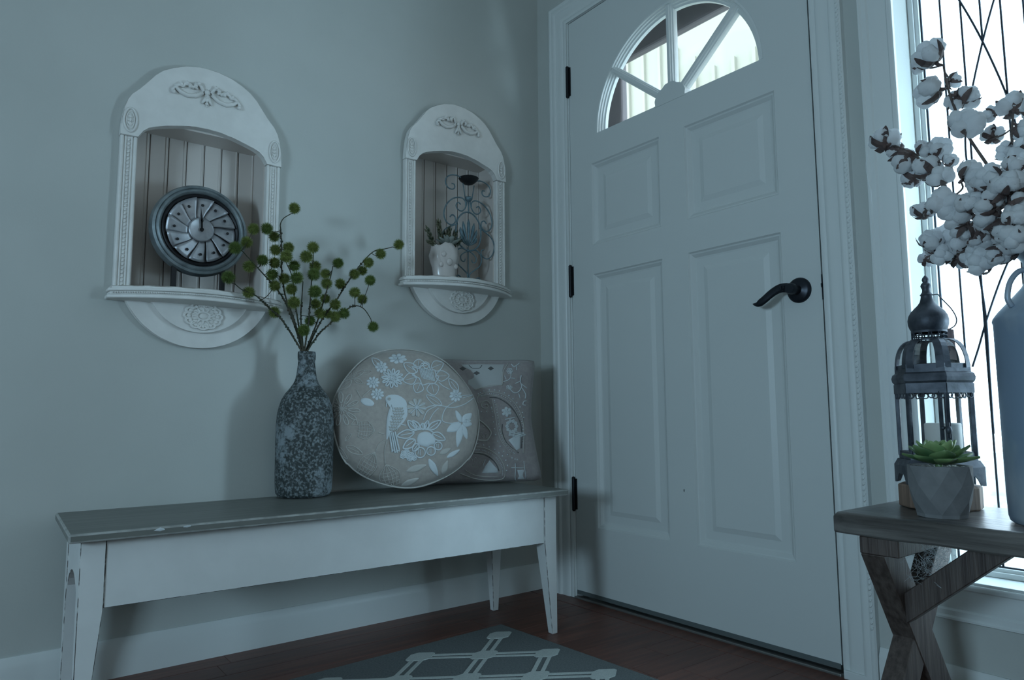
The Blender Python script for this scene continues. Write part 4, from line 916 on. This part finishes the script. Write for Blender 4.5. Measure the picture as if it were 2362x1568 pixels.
E_.petals(688, 180, 36, 34, 6, .8, .2).petals(680, 370, 34, 26, 5, .8, .2).line([(750, 1255), (755, 1320), (760, 1460), (880, 1465)], .0012).line([(705, 1305), (850, 1310)], .0011).line([(880, 1465), (860, 1310), (850, 1230)], .001).fill([(775, 1335), (850, 1330), (860, 1440), (780, 1440)], .001, 1, False).done('vine_stitching', kind='stuff')

# ------------------------------------------------------------------ rug
ra = math.radians(2.6)
rg = thing('area_rug', 'charcoal flatweave rug with cream lattice lines on the wood floor', 'rug', (-.395, -.272, 0), (0, 0, ra))
RL, RW = 1.06, 1.9
build('rug_field', MB().box(-RL, 0, -RW, 0, .0004, .0062), 'rug', rg, world=False, bevel=.0015)
def strip(mb, a, b, w, z0=.006, z1=.0078):
    a, b = Vector((a[0], a[1], 0)), Vector((b[0], b[1], 0)); d = (b-a).normalized(); s_ = Vector((-d.y, d.x, 0))*w/2
    q = [a-s_, b-s_, b+s_, a+s_]; mb.hexa([(v.x, v.y, z0) for v in q], [(v.x, v.y, z1) for v in q])
lx, ly = .1305, .0975; ox, oy = -.072, -.078     # first lattice point (rug coordinates)
cols = int((RL-.1)/lx); rws = int((RW-.1)/ly)
mb1, mb2 = MB(), MB()
for i in range(0, cols+1):
    for j in range(0, rws+1):
        if (i+j) % 2: continue
        x, y = ox-i*lx, oy-j*ly
        for dx, dy in ((-1, -1), (-1, 1)):
            i2, j2 = i-dx, j-dy
            if 0 <= i2 <= cols and 0 <= j2 <= rws:
                X, Y = ox-i2*lx, oy-j2*ly; d = Vector((X-x, Y-y)).normalized(); s_ = Vector((-d.y, d.x))
                for k_ in (-1, 1): strip(mb1, (x+s_.x*.0108*k_, y+s_.y*.0108*k_), (X+s_.x*.0108*k_, Y+s_.y*.0108*k_), .0095)
        hexp = [(x-.042, y+.004), (x-.042, y-.004), (x-.012, y-.026), (x+.012, y-.026), (x+.042, y-.004), (x+.042, y+.004), (x+.012, y+.026), (x-.012, y+.026)]
        mb2.prism(hexp, .006, .0082, 'z')
build('lattice_line', mb1, 'rug_cream', rg, world=False, kind='stuff'); build('lattice_knot', mb2, 'rug_cream', rg, world=False, kind='stuff')
mb = MB()
for i in range(420): x = -RL+RL*i/420; mb.tube([(x, -.002, .004), (x+random.uniform(-.002, .002), random.uniform(.002, .006), .002)], .0008, 3)
for i in range(600): y = -RW*i/600; mb.tube([(-.001, y, .004), (random.uniform(.001, .003), y, .002)], .0008, 3)
build('rug_edge', mb, 'rug', rg, world=False, kind='stuff')

# ------------------------------------------------------------------ rustic side bench by the window
TX0, TX1, TY0, TY1, TZ = -.412, -.108, -1.300, -2.36, .44
tb = thing('plant_stand_bench', 'rustic dark wood bench with crossed legs under the sidelight', 'bench', (-.26, -1.83, 0))
mb = MB(); nx_, ny_ = 8, 36; vs = []
for z_, ins in ((TZ-.038, 0), (TZ-.008, 0), (TZ, .006)):
    ring_ = []
    for i in range(ny_+1): y = TY0+(TY1-TY0)*i/ny_; ring_.append((TX0+.004*math.sin(i*.35)+.0012*math.sin(i*.9)+ins+(.012 if i == 0 else 0), y-(ins if i == 0 else -ins if i == ny_ else 0), z_+.001*math.sin(i*1.3)))
    for i in range(ny_+1): y = TY1+(TY0-TY1)*i/ny_; ring_.append((TX1-.004*math.sin(i*.7)-ins, y+(ins if i == 0 else -ins if i == ny_ else 0), z_))
    vs += ring_
k = 2*(ny_+1); fs = [(j*k+i, j*k+(i+1) % k, (j+1)*k+(i+1) % k, (j+1)*k+i) for j in range(2) for i in range(k)]
for j in (0, 2):
    for i in range(ny_): fs.append((j*k+i, j*k+i+1, j*k+k-2-i, j*k+k-1-i))
mb.add(vs, fs); build('bench_slab', mb, 'rustic', tb, weld=True, bevel=.004, smooth='auto')
TU = TZ-.038
def xleg(y0, sgn):
    yc = y0-sgn*.0
    for nm, a, b, e_ in (('leg', (-.366, 0, TU-.030), (-.124, 0, 0), .020), ('leg', (-.128, 0, TU-.030), (-.446, 0, 0), .0185)):
        A = Vector((a[0], y0, a[2])); B_ = Vector((b[0], y0, b[2])); mb = MB(); w = .078
        mb.hexa([(B_.x-w/2, y0-e_, 0), (B_.x+w/2, y0-e_, 0), (B_.x+w/2, y0+e_, 0), (B_.x-w/2, y0+e_, 0)], [(A.x-w/2, y0-e_, A.z), (A.x+w/2, y0-e_, A.z), (A.x+w/2, y0+e_, A.z), (A.x-w/2, y0+e_, A.z)])
        build(nm, mb, 'leg_wood', tb, bevel=.0015, bseg=1)
    c0 = -y0
    build('cleat', MB().box(-.402, -.112, min(y0+sgn*.022, y0-sgn*.045), max(y0+sgn*.022, y0-sgn*.045), TU-.030, TU), 'leg_wood', tb, bevel=.0015, bseg=1)
    yb0 = y0-sgn*.020; mb = MB()
    x0, x1 = -.335, -.295
    a = [(x0, yb0, .300), (x0, yb0, .246), (x0, y0-sgn*.205, TU), (x0, y0-sgn*.142, TU)]
    mb.hexa([(x0, q[1], q[2]) for q in a], [(x1, q[1], q[2]) for q in a]); build('brace', mb, 'leg_wood', tb, bevel=.0015, bseg=1)
xleg(-1.370, 1); xleg(-2.29, -1)
mb = MB()
for i in range(170):    # cobweb under the bench
    a = Vector((-.30+random.uniform(-.04, .05), -1.41+random.uniform(-.03, 0), .37+random.uniform(-.05, .015))); b = a+Vector([random.uniform(-.022, .022) for _ in range(3)]); c = b+Vector([random.uniform(-.015, .015) for _ in range(3)])
    mb.tube(smooth_path([a, b, c], 3), .00018, 3)
cw = build('cobweb', mb, 'thread', None); cw['label'] = 'wispy white cobweb under the rustic bench'; cw['category'] = 'cobweb'; cw['kind'] = 'stuff'

# ------------------------------------------------------------------ lantern on its wood block
LX, LY = -.200, -1.4085
wb = build('wood_riser', MB().lathe([(.069, 0), (.070, .003), (.070, .040), (.068, .043), (0, .043)], (LX, LY, TZ+.0012), sides=10, rot=.2), 'block', None, bevel=.002)
wb.data.transform(Matrix.Translation((-LX, -LY, -TZ))); wb.location = (LX, LY, TZ); wb['label'] = 'brown wood block raising the lantern above the bench'; wb['category'] = 'wood block'
LZ = TZ+.0452
ln = thing('lantern', 'dark six-sided metal lantern with onion dome on the wood block', 'lantern', (LX, LY, LZ))
LR = .066; la0 = None
vd = math.atan2(CAM.y-LY, CAM.x-LX)        # direction of the room's middle; the corners stand at -79, -19, 41 degrees from it
angs = [vd+math.radians(q)+PI*0 for q in (79, 19, -41, -101, -161, 139)]
def hexpt(a, r_, z_): return Vector((LX+r_*math.cos(a), LY+r_*math.sin(a), z_))
# skirt base with cut-out feet
zf = LZ; mb = MB()
for i in range(6):
    a, b = angs[i], angs[(i+1) % 6]; lows = []; n_ = 12
    for q in range(n_+1):
        t_ = q/n_; e0, e1 = hexpt(a, LR+.010, 0), hexpt(b, LR+.010, 0); p_ = e0.lerp(e1, t_); arch = .0 if (t_ < .16 or t_ > .84) else .018*min(1, math.sin(PI*(t_-.16)/.68)*1.6)
        u0, u1 = hexpt(a, LR+.003, 0), hexpt(b, LR+.003, 0); pu = u0.lerp(u1, t_)
        lows.append((Vector((p_.x, p_.y, zf+arch)), Vector((p_.x*.4+p_.x*.6, p_.y, zf+.034)), Vector((pu.x, pu.y, zf+.046))))
    vs = []
    for l_ in lows: vs += list(l_)
    mb.add(vs, [(q*3+j, (q+1)*3+j, (q+1)*3+j+1, q*3+j+1) for q in range(n_) for j in range(2)])
o = build('footed_base', mb, 'lantern', ln, weld=True); so = o.modifiers.new('s', 'SOLIDIFY'); so.thickness = .0015
zb, zt = zf+.052, .660
build('floor_plate', MB().lathe([(LR, zb-.007), (LR, zb), (0, zb)], (LX, LY, 0), sides=6, rot=angs[0]), 'lantern', ln)
for i in range(6):
    a = angs[i]; p0, p1 = hexpt(a, LR-.003, zb), hexpt(a, LR-.003, zt)
    build('corner_post', MB().beam(p0, p1, .0075, .0075, (math.cos(a), math.sin(a), 0)), 'lantern', ln, bevel=.001)
    b = angs[(i+1) % 6]; mb = MB()
    q0, q1 = hexpt(a, LR-.004, 0), hexpt(b, LR-.004, 0); mb.add([(q0.x, q0.y, zb), (q1.x, q1.y, zb), (q1.x, q1.y, zt), (q0.x, q0.y, zt)], [(0, 1, 2, 3)]); pane = build('pane', mb, 'glass', ln); so = pane.modifiers.new('s', 'SOLIDIFY'); so.thickness = .0012
    build('sill_bar', MB().beam(hexpt(a, LR-.003, zb+.004), hexpt(b, LR-.003, zb+.004), .004, .010), 'lantern', ln)
    # pierced lace under the eave
    mb = MB(); n_ = 4
    mb.beam(hexpt(a, LR+.001, zt+.006), hexpt(b, LR+.001, zt+.006), .003, .018)
    for q in range(n_):
        c = hexpt(a, LR+.001, 0).lerp(hexpt(b, LR+.001, 0), (q+.5)/n_); d = (hexpt(b, 1, 0)-hexpt(a, 1, 0)).normalized()
        mb.tube([Vector((c.x, c.y, zt-.007))+d*.0052*math.cos(2*PI*k_/10)+Vector((0, 0, .0052*math.sin(2*PI*k_/10))) for k_ in range(10)], .0013, 5, True)
    build('lace_valance', mb, 'lantern', ln, smooth='auto')
# door stile beside the front corner and latch
a = angs[1]; d = (hexpt(angs[2], 1, 0)-hexpt(a, 1, 0)).normalized()
build('door_stile', MB().beam(hexpt(a, LR, zb+.002)+d*.0115, hexpt(a, LR, zt)+d*.0115, .006, .004, (math.cos(a), math.sin(a), 0)), 'lantern', ln)
lp = hexpt(a, LR+.004, .588)+d*.002
build('latch', MB().ball(lp, .0055, (1, 1, 1.5), 2).ball(lp+d*.009+Vector((0, 0, .004)), .0045, (1, 1, 1), 1).tube([lp+Vector((0, 0, .014)), lp, lp-Vector((0, 0, .014))], .002, 6), 'lantern', ln, smooth=True)
# eave (hexagonal mouldings) and glazed dome ribs
build('eave', MB().lathe([(LR-.002, .660), (LR+.001, .664), (LR+.001, .676), (LR+.0045, .680), (LR+.006, .687), (LR+.0035, .694), (LR-.001, .697), (LR-.0015, .712), (LR-.006, .713)], (LX, LY, 0), sides=6, rot=angs[0], cap=False), 'lantern', ln)
dz0, dz1, rt_ = .705, .762, .030
def dome(t_): return LR-.003-(LR-.003-rt_)*(t_**2.1), dz0+(dz1-dz0)*math.sin(t_*PI/2)
for i in range(6):
    a, b = angs[i], angs[(i+1) % 6]
    mb = MB(); n_ = 8
    for off, w0, w1 in ((0, .026, .022),):
        vs = []
        for q in range(n_+1):
            r_, z_ = dome(q/n_); c = hexpt(a, r_, z_); tang = Vector((-math.sin(a), math.cos(a), 0)); w = w0+(w1-w0)*q/n_; ou = Vector((math.cos(a), math.sin(a), .3))*.0014
            vs += [c-tang*w*.5-ou*2, c+ou, c+tang*w*.5-ou*2]
        mb.add(vs, [(q*3+j, (q+1)*3+j, (q+1)*3+j+1, q*3+j+1) for q in range(n_) for j in range(2)])
    o = build('dome_rib', mb, 'lantern', ln); so = o.modifiers.new('s', 'SOLIDIFY'); so.thickness = .0015
    mb = MB(); vs = []
    for q in range(n_+1): r_, z_ = dome(q/n_); vs += [hexpt(a, r_-.002, z_), hexpt(b, r_-.002, z_)]
    mb.add(vs, [(2*q, 2*q+1, 2*q+3, 2*q+2) for q in range(n_)]); build('dome_pane', mb, 'glass', ln)
# pierced collar
mb = MB(); zc0, zc1 = .762, .776
mb.lathe([(rt_+.003, zc0-.003), (rt_+.003, zc0), (rt_-.001, zc0+.001), (rt_-.001, zc0-.003)], (LX, LY, 0), 30, cap=False)
mb.lathe([(rt_-.001, zc1-.001), (rt_+.001, zc1-.001), (rt_+.001, zc1+.003), (rt_-.001, zc1+.003)], (LX, LY, 0), 30, cap=False)
for i in range(22): a = 2*PI*i/22; mb.tube([hexpt(a, rt_-.0005, zc0), hexpt(a+.1*(-1)**i, rt_-.0005, zc1)], .0013, 5)
mb.tube([hexpt(2*PI*i/30, rt_-.0005, (zc0+zc1)/2) for i in range(30)], .0012, 5, True)
build('pierced_collar', mb, 'lantern', ln, smooth='auto')
on_ = [(.029, .777), (.0325, .783), (.0350, .791), (.0355, .800), (.0335, .809), (.0290, .817), (.0225, .824), (.0165, .830), (.0125, .836), (.0105, .843), (.0098, .848), (.0115, .850), (.0092, .853), (.0072, .856), (.0068, .861), (.0085, .865), (.0094, .868), (.0080, .872), (.0050, .875), (.0064, .880), (.0052, .884), (.0010, .889), (0, .889)]
build('onion_finial', MB().lathe(on_, (LX, LY, 0), 32, cap=False), 'lantern', ln, smooth='auto', angle=50)
# bail handle (right-hand side)
rg_ = Vector((-math.sin(vd), math.cos(vd), 0)); rg_ = rg_ if rg_.dot(r2) > 0 else -rg_
c0 = Vector((LX, LY, 0))
build('wire_loop', MB().tube(smooth_path([c0+rg_*.010+Vector((0, 0, .849)), c0+rg_*.019+Vector((0, 0, .8495)), c0+rg_*.024+Vector((0, 0, .842)), c0+rg_*.040+Vector((0, 0, .819)), c0+rg_*.047+Vector((0, 0, .800)), c0+rg_*.044+Vector((0, 0, .787)), c0+rg_*.034+Vector((0, 0, .780))], 5), .0011, 6), 'lantern', ln, smooth=True)
tg = thing('price_tag', 'small pinkish handwritten paper tag hanging behind the lantern dome', 'tag', LZt := (LX+.03, LY-.03, .75))
bk = c0+rg_*.040-Vector((math.cos(vd), math.sin(vd), 0))*.034
ta = rg_; mb = MB(); q0 = bk+ta*-.020+Vector((0, 0, .726)); q1 = bk+ta*.004+Vector((0, 0, .722)); q2 = bk+ta*.002+Vector((0, 0, .782)); q3 = bk+ta*-.010+Vector((0, 0, .786))
ndir = Vector((math.cos(vd), math.sin(vd), 0))*.0003
mb.hexa([q0-ndir, q1-ndir, q2-ndir, q3-ndir], [q0+ndir, q1+ndir, q2+ndir, q3+ndir]); build('paper', mb, 'paper', tg)
c1_ = bk-ta*.008+Vector((0, 0, .742))+ndir*4
build('writing', MB().tube([c1_+ta*-.001+Vector((0, 0, .008)), c1_+ta*-.006, c1_+ta*.003], .0005, 4).tube([c1_+ta*.0005+Vector((0, 0, .006)), c1_+ta*.0005-Vector((0, 0, .006))], .0005, 4), 'ink', tg)
cd = build('pillar_candle', MB().lathe([(.030, 0), (.031, .002), (.031, .060), (.029, .062), (.004, .0605), (0, .0605)], (0, 0, 0), 28), 'candle', None, smooth='auto')
cd.location = (LX+rg_.x*.012, LY+rg_.y*.012, zb+.0008); cd['label'] = 'pale pillar candle inside the lantern'; cd['category'] = 'candle'

# ------------------------------------------------------------------ faceted pot with succulent
QX, QY = -.322, -1.4570
pq = thing('faceted_pot', 'grey faceted concrete pot on the rustic bench', 'pot', (QX, QY, TZ))
lv = [(.0385, .0), (.0395, .006), (.0455, .030), (.0485, .056), (.0508, .088)]; n_ = 9; mb = MB(); vs = []
for j, (r_, z_) in enumerate(lv):
    for i in range(n_):
        a = 2*PI*(i+(.5 if j in (2, 4) else 0) if j > 1 else i)/n_; rr = r_*(1.03 if j in (2, 3) else 1); vs.append((QX+rr*math.cos(a), QY+rr*math.sin(a), TZ+.0006+z_))
fs = [tuple(range(n_))[::-1]]
for j in range(len(lv)-1):
    for i in range(n_):
        a, b, c, d = j*n_+i, j*n_+(i+1) % n_, (j+1)*n_+i, (j+1)*n_+(i+1) % n_
        if j == 0: fs.append((a, b, d, c))
        elif j in (1, 3): fs += [(a, b, c), (b, d, c)]
        else: fs += [(a, d, c), (a, b, d)]
        # offset rings give the diamond facets
b0 = (len(lv)-1)*n_; k0 = len(vs)
for i in range(n_): a = 2*PI*(i+.5)/n_; vs.append((QX+.046*math.cos(a), QY+.046*math.sin(a), TZ+.0886))
for i in range(n_): a = 2*PI*(i+.5)/n_; vs.append((QX+.043*math.cos(a), QY+.043*math.sin(a), TZ+.078))
for i in range(n_): fs += [(b0+i, b0+(i+1) % n_, k0+(i+1) % n_, k0+i), (k0+i, k0+(i+1) % n_, k0+n_+(i+1) % n_, k0+n_+i)]
fs.append(tuple(range(k0+n_, k0+2*n_)))
mb.add(vs, fs); build('pot_body', mb, 'concrete', pq)
mb = MB()
for i in range(90): a = random.uniform(0, 6.28); r_ = .041*math.sqrt(random.random()); mb.ball((QX+r_*math.cos(a), QY+r_*math.sin(a), TZ+.084), random.uniform(.003, .005), (1, 1, .8), 1)
build('pebbles', mb, 'soil', pq, smooth=True, kind='stuff')
sc2 = thing('succulent', 'light green rosette succulent in the faceted concrete pot', 'plant', (QX, QY, TZ+.088))
rosette(sc2, (QX, QY, TZ+.092), [(7, .062, .042, .06, .16, .2), (6, .054, .042, .26, .28, .7)], 'succ')
rosette(sc2, (QX, QY, TZ+.098), [(6, .044, .036, .52, .35, .1), (5, .034, .030, .8, .35, .6), (4, .022, .020, 1.1, .3, .2)], 'succ_light')
build('stalk', MB().lathe([(.006, TZ+.082), (.005, TZ+.105), (0, TZ+.106)], (QX, QY, 0), 10), 'succ', sc2)

# ------------------------------------------------------------------ milk can with cotton branches
KX, KY = -.268, -1.648
can = thing('milk_can', 'tall weathered galvanised milk can at the right edge', 'milk can', (KX, KY, TZ))
cpf = [(0, .001), (.098, .001), (.102, .004), (.104, .012), (.105, .05), (.105, .328), (.1065, .333), (.105, .338), (.098, .348), (.076, .372), (.062, .388), (.0575, .396), (.0575, .432), (.063, .440), (.0665, .444), (.064, .449), (.054, .447), (.054, .40), (.09, .33), (.1, .32), (.1, .02), (0, .02)]
build('can_body', MB().lathe([(r_, z_+TZ) for r_, z_ in cpf], (KX, KY, 0), 56, cap=False), 'can', can, smooth='auto', angle=50)
sdv = Vector((r2.x, r2.y, 0)).normalized()
for s_ in (-1, 1):
    cb = Vector((KX, KY, TZ)); d = sdv*s_
    build('side_handle', MB().tube(smooth_path([cb+d*.094+Vector((0, 0, .352)), cb+d*.100+Vector((0, 0, .366)), cb+d*.094+Vector((0, 0, .392)), cb+d*.078+Vector((0, 0, .410)), cb+d*.0585+Vector((0, 0, .412))], 6), .0045, 8), 'can', can, smooth=True)
# boll variants
from mathutils import noise
def boll_mesh(seed):
    random.seed(seed); mb = MB(); n_ = 4+seed % 2; lobes = []
    for i in range(n_):
        a = 2*PI*i/n_+random.uniform(-.35, .35); r_ = random.uniform(.0105, .014); e_ = random.uniform(.0095, .013)
        lobes.append((Vector((e_*math.cos(a), e_*math.sin(a), random.uniform(-.003, .005))), r_))
    lobes.append((Vector((random.uniform(-.003, .003), random.uniform(-.003, .003), .008)), .0115))
    for c, r_ in lobes:
        k0 = len(mb.v); mb.ball((0, 0, 0), r_, (1, 1, random.uniform(1.0, 1.25)), 3)
        for q in range(k0, len(mb.v)):
            v = mb.v[q]; d = 1+.22*noise.noise(v*130+c*900)+.10*noise.noise(v*420+c*300); mb.v[q] = v*d+c
    for c, r_ in lobes:      # loose fibres
        for _ in range(34):
            d = Vector([random.gauss(0, 1) for _ in range(3)]).normalized(); p0 = c+d*r_*.9
            if any((p0-c2).length < r2_*.9 for c2, r2_ in lobes if c2 is not c): continue
            p1 = p0+d*random.uniform(.002, .004); p2 = p1+(d+Vector([random.uniform(-1, 1) for _ in range(3)])).normalized()*.003
            w = d.orthogonal().normalized()*.00016; mb.add([p0+w, p0-w, p1-w*.8, p1+w*.8, p2], [(0, 1, 2, 3), (3, 2, 4)])
    me = bpy.data.meshes.new('cotton_boll'); me.from_pydata([tuple(v) for v in mb.v], [], mb.f); me.materials.append(M['cotton'])
    for p_ in me.polygons: p_.use_smooth = True
    cal = MB()
    for i in range(n_):
        a = 2*PI*i/n_+.5
        pts = [(0, -.014), (.010, -.0135), (.0185, -.008), (.0225, .000), (.0245, .007)]; ws = [.003, .006, .0055, .004, .0006]; vs = []
        for (r_, z_), w in zip(pts, ws):
            for s_ in (-1, 0, 1): vs.append((r_*math.cos(a)-s_*w*math.sin(a), r_*math.sin(a)+s_*w*math.cos(a), z_+(0 if s_ else -.0012)))
        cal.add(vs, [(q*3+j, (q+1)*3+j, (q+1)*3+j+1, q*3+j+1) for q in range(4) for j in range(2)])
    cal.tube([(0, 0, -.022), (0, 0, -.012)], [.0018, .004], 6)
    m2 = bpy.data.meshes.new('calyx'); m2.from_pydata([tuple(v) for v in cal.v], [], cal.f); m2.materials.append(M['leaf_brown'])
    return me, m2
bolls = [boll_mesh(s_) for s_ in range(1, 6)]
random.seed(21)
mouth = Vector((KX, KY, TZ+.44))
CB = [
 ('cotton branch rising highest, its top boll against the window casing', -.27, [(2176, 150), (2190, 215), (2225, 300), (2290, 400), (2350, 500)], [(2143,128,38),(2118,150,20),(2143,212,36),(2200,186,20),(2206,230,24),(2232,222,28),(2228,285,40)]),
 ('cotton branch reaching farthest left over the window casing', -.30, [(2062, 335), (2115, 362), (2180, 430), (2250, 510), (2330, 570)], [(2042,325,33),(2066,350,24),(2088,368,30),(2132,345,24),(2168,345,32),(2140,390,32),(2168,408,30),(2106,408,26),(2192,372,20)]),
 ('middle cotton branch arching left above the lantern', -.33, [(2130, 490), (2190, 450), (2250, 500), (2320, 560)], [(2128,488,24),(2178,470,38),(2210,500,36),(2240,400,34),(2262,430,28),(2238,470,32),(2255,540,28),(2225,530,26)]),
 ('lowest cotton branch drooping over the lantern top', -.29, [(2145, 590), (2200, 585), (2270, 575), (2340, 585)], [(2145,553,28),(2185,545,34),(2212,572,34),(2138,597,19),(2160,570,24),(2240,590,26),(2290,548,30),(2172,590,26),(2270,560,36),(2262,606,34),(2215,596,26),(2320,578,34)]),
 ('cotton branch at the right edge beside the tallest one', -.24, [(2338, 240), (2335, 330), (2350, 430), (2368, 520)], [(2335,245,34),(2286,262,18),(2290,312,24),(2358,300,28),(2318,350,24),(2355,352,34)]),
 ('dense cotton branch standing above the can mouth', -.34, [(2300, 420), (2320, 480), (2350, 540)], [(2282,412,34),(2322,425,36),(2340,385,28),(2300,450,30),(2320,530,30),(2275,480,28),(2350,470,30),(2300,585,26),(2345,435,26),(2285,508,34),(2340,500,34),(2340,550,34),(2310,462,28)]),
 ('cotton branch leaning right, mostly cut off by the edge', -.28, [(2440, 300), (2430, 380), (2410, 480)], [(2380,455,38),(2402,330,38),(2392,250,34),(2425,400,38),(2400,520,38),(2450,290,36)])]
for lab, px, st, bl in CB:
    rt = thing('cotton_branch', lab, 'cotton branch', (KX, KY, TZ+.44), group='cotton branches in the milk can')
    P3 = [on(0, px, *q) for q in st]+[mouth+Vector((random.uniform(-.025, .025), random.uniform(-.025, .025), 0)), mouth+Vector((random.uniform(-.02, .02), random.uniform(-.02, .02), -.12))]
    sm = smooth_path(P3, 6); nn = len(sm); build('stem', MB().tube(sm, [.0018+.0022*i/nn for i in range(nn)], 7), 'twig', rt, smooth=True)
    for x, y, r_ in bl:
        xx = px-.12*(r_/32-1)*.5+random.uniform(-.02, .02); xx = min(xx, -.10); c = on(0, xx, x, y); dist = (c-CAM).dot(cf)
        R_ = r_/FPX*dist; near = min(sm, key=lambda q: (q-c).length); dr = (c-near)
        me, m2 = random.choice(bolls); o = link('cotton_boll', me, rt); o.location = c-origin(rt)
        dd = (dr.normalized()*.8+Vector((random.uniform(-.5, .5), random.uniform(-.5, .5), random.uniform(-.2, .7)))).normalized()
        o.rotation_euler = dd.to_track_quat('Z', 'Y').to_euler(); s_ = R_/.0235; o.scale = (s_,)*3
        cx_ = link('calyx', m2, o)
        sm2 = smooth_path([near, (near+c)/2-Vector((0, 0, .006)), c-dd*.018*s_], 4); build('twig', MB().tube(sm2, .0016, 6), 'twig', rt, smooth=True)
th_ = build('cotton_thread', MB().tube(smooth_path([on(0, -.3, *q) for q in ((2004, 345), (1997, 380), (2003, 420), (2010, 450), (2009, 475))], 5), .0003, 4), 'thread', bpy.data.objects['cotton_branch.001'], smooth=True)
